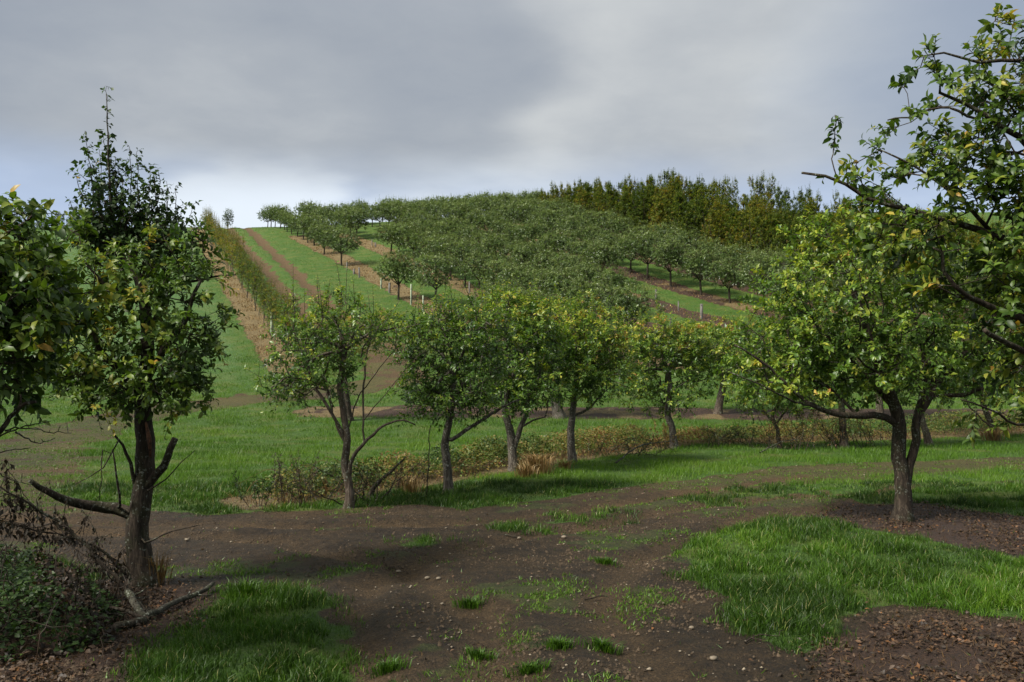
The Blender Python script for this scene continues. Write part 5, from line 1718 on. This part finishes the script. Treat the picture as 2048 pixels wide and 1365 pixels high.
# ------------------------------------------------------------------ fallen wood
def branch(name, label, cat, pts, r0, r1, mat, twigs=0, tw=.25, leaves=None, seed=1, step=.08, rough=.15, group=None):
    r_ = np.random.RandomState(seed)
    pts = [np.asarray(p, float) for p in pts]
    root = empty(name, pts[0], label, cat, group)
    q = smoothline(pts, step, r_, .006)
    g_ = Geo()
    tube(g_, q, np.linspace(r0, r1, len(q)), 8, .5, 0, rough)
    rel_obj(g_, 'wood', [mat], root, smooth=True)
    tg_, lf = Geo(), Leaves()
    for i in range(twigs):
        j = r_.randint(1, len(q))
        e_ = q[j] + r_.normal(0, tw * .5, 3) + unit(q[-1] - q[0]) * tw * .6
        e_[2] = max(e_[2], float(hz(e_[0], e_[1])) + .02)
        qq = smoothline([q[j], (q[j] + e_) / 2 + r_.normal(0, tw * .1, 3), e_], .05, r_, .004)
        tube(tg_, qq, np.linspace(max(r1 * .7, .004), .002, len(qq)), 4)
        if leaves:
            shoots(r_, lf, tg_, qq, r_.normal(0, .5, (len(qq), 3)) + [0, 0, -1.0], r_.uniform(.02, .08, len(qq)), leaves, .052, np.full(len(qq), .4), droop=.4, curl=1.2, r=.0015, tj=.18)
    if tg_.n:
        if lf.a:
            emit_leaves(tg_, lf.cat(), 4, .5, 1)
        rel_obj(tg_, 'twigs', [mat, LEAF_DEAD], root)
    return root


D = 7.6
branch('hanging_branch', 'broken branch with withered brown leaves sagging left of the left tree', 'branch',
       [G(292, 1240) + [0, 0, .05], P(262, 1190, 7.5), P(215, 1140, 7.5), P(165, 1085, 7.5), P(120, 1045, 7.5), P(60, 1010, 7.4), P(0, 975, 7.3), P(-60, 950, 7.3)], .022, .005, BARK_DK, 44, .26, 2, seed=4)
branch('hanging_branch', 'lower drooping branch of withered leaves across the left grass patch', 'branch',
       [P(262, 1160, 7.7), P(200, 1100, 7.6), P(140, 1075, 7.5), P(70, 1062, 7.4), P(0, 1040, 7.3)], .014, .004, BARK_DK, 34, .22, 2, seed=6)
branch('hanging_branch', 'tangle of withered leafy twigs over the dark brambles at the lower left', 'branch',
       [G(300, 1250) + [0, 0, .04], P(210, 1215, 7.0), P(140, 1210, 6.9), P(60, 1240, 6.7), P(0, 1260, 6.6)], .016, .005, BARK_DK, 40, .24, 2, seed=8)
branch('fallen_log', 'lichened fallen branch lying between the left tree and the left grass patch', 'log',
       [G(255, 1215) + [0, 0, .12], G(290, 1242) + [0, 0, .04], G(340, 1222) + [0, 0, .04], G(400, 1196) + [0, 0, .04], G(425, 1180) + [0, 0, .04]], .032, .018, LICHEN_LOG, 10, .14, 1, seed=10)
branch('fallen_log', 'dark rotten log half buried in litter below the lichened branch', 'log',
       [G(120, 1300) + [0, 0, .02], G(200, 1275) + [0, 0, .03], G(290, 1250) + [0, 0, .02]], .04, .03, BARK_DK, 4, .15, seed=11)
branch('fallen_branch', 'long pale twig lying over the brambles left of the kinked plum trunk', 'branch',
       [G(1230, 932) + [0, 0, .05], G(1280, 925) + [0, 0, .35], G(1340, 903) + [0, 0, .25]], .018, .010, LICHEN_LOG, 5, .35, seed=12)
branch('fallen_branch', 'pale dead branch slanting up toward the twiggy plum from the grass', 'branch',
       [G(1520, 908) + [0, 0, .02], P(1560, 885, G(1540, 900)[1]), P(1600, 878, G(1540, 900)[1])], .016, .008, LICHEN_LOG, 5, .4, seed=13)
branch('fallen_branch', 'stout broken limb leaning out of the undergrowth right of the sparse plum tree', 'branch',
       [G(735, 1000), P(752, 970, G(735, 1000)[1]), P(775, 950, G(735, 1000)[1]), P(812, 915, G(735, 1000)[1])], .045, .008, BARK_DK, 5, .3, seed=14)
branch('fallen_branch', 'slim bare stick standing upright between the first two plum trunks', 'branch',
       [G(853, 995), P(857, 930, G(853, 995)[1]), P(860, 850, G(853, 995)[1])], .010, .006, BARK_DK, 0, seed=15)
branch('stick', 'thin dark stick on the track left of the pale stone pair', 'stick', [G(1010, 1074) + [0, 0, .01], G(1035, 1078) + [0, 0, .015]], .008, .004, BARK_DK, 1, .06, seed=16)
branch('stick', 'short dark stick on the trodden soil right of centre', 'stick', [G(1170, 1204) + [0, 0, .01], G(1210, 1198) + [0, 0, .015]], .006, .004, BARK_DK, 1, .05, seed=17)
branch('stick', 'crooked twig at the ragged lower edge of the right grass patch', 'stick', [G(1490, 1290) + [0, 0, .01], G(1520, 1283) + [0, 0, .03], G(1560, 1282) + [0, 0, .02]], .006, .003, BARK_DK, 2, .08, seed=18)
nt_ = 0
for me in {o.data for o in bpy.data.objects if o.type == 'MESH'}:
    nt_ += sum(len(p.vertices) - 2 for p in me.polygons) if len(me.polygons) < 2000 else int(len(me.loops) - 2 * len(me.polygons))
print('TRIS', nt_, 'objects', len(bpy.data.objects))
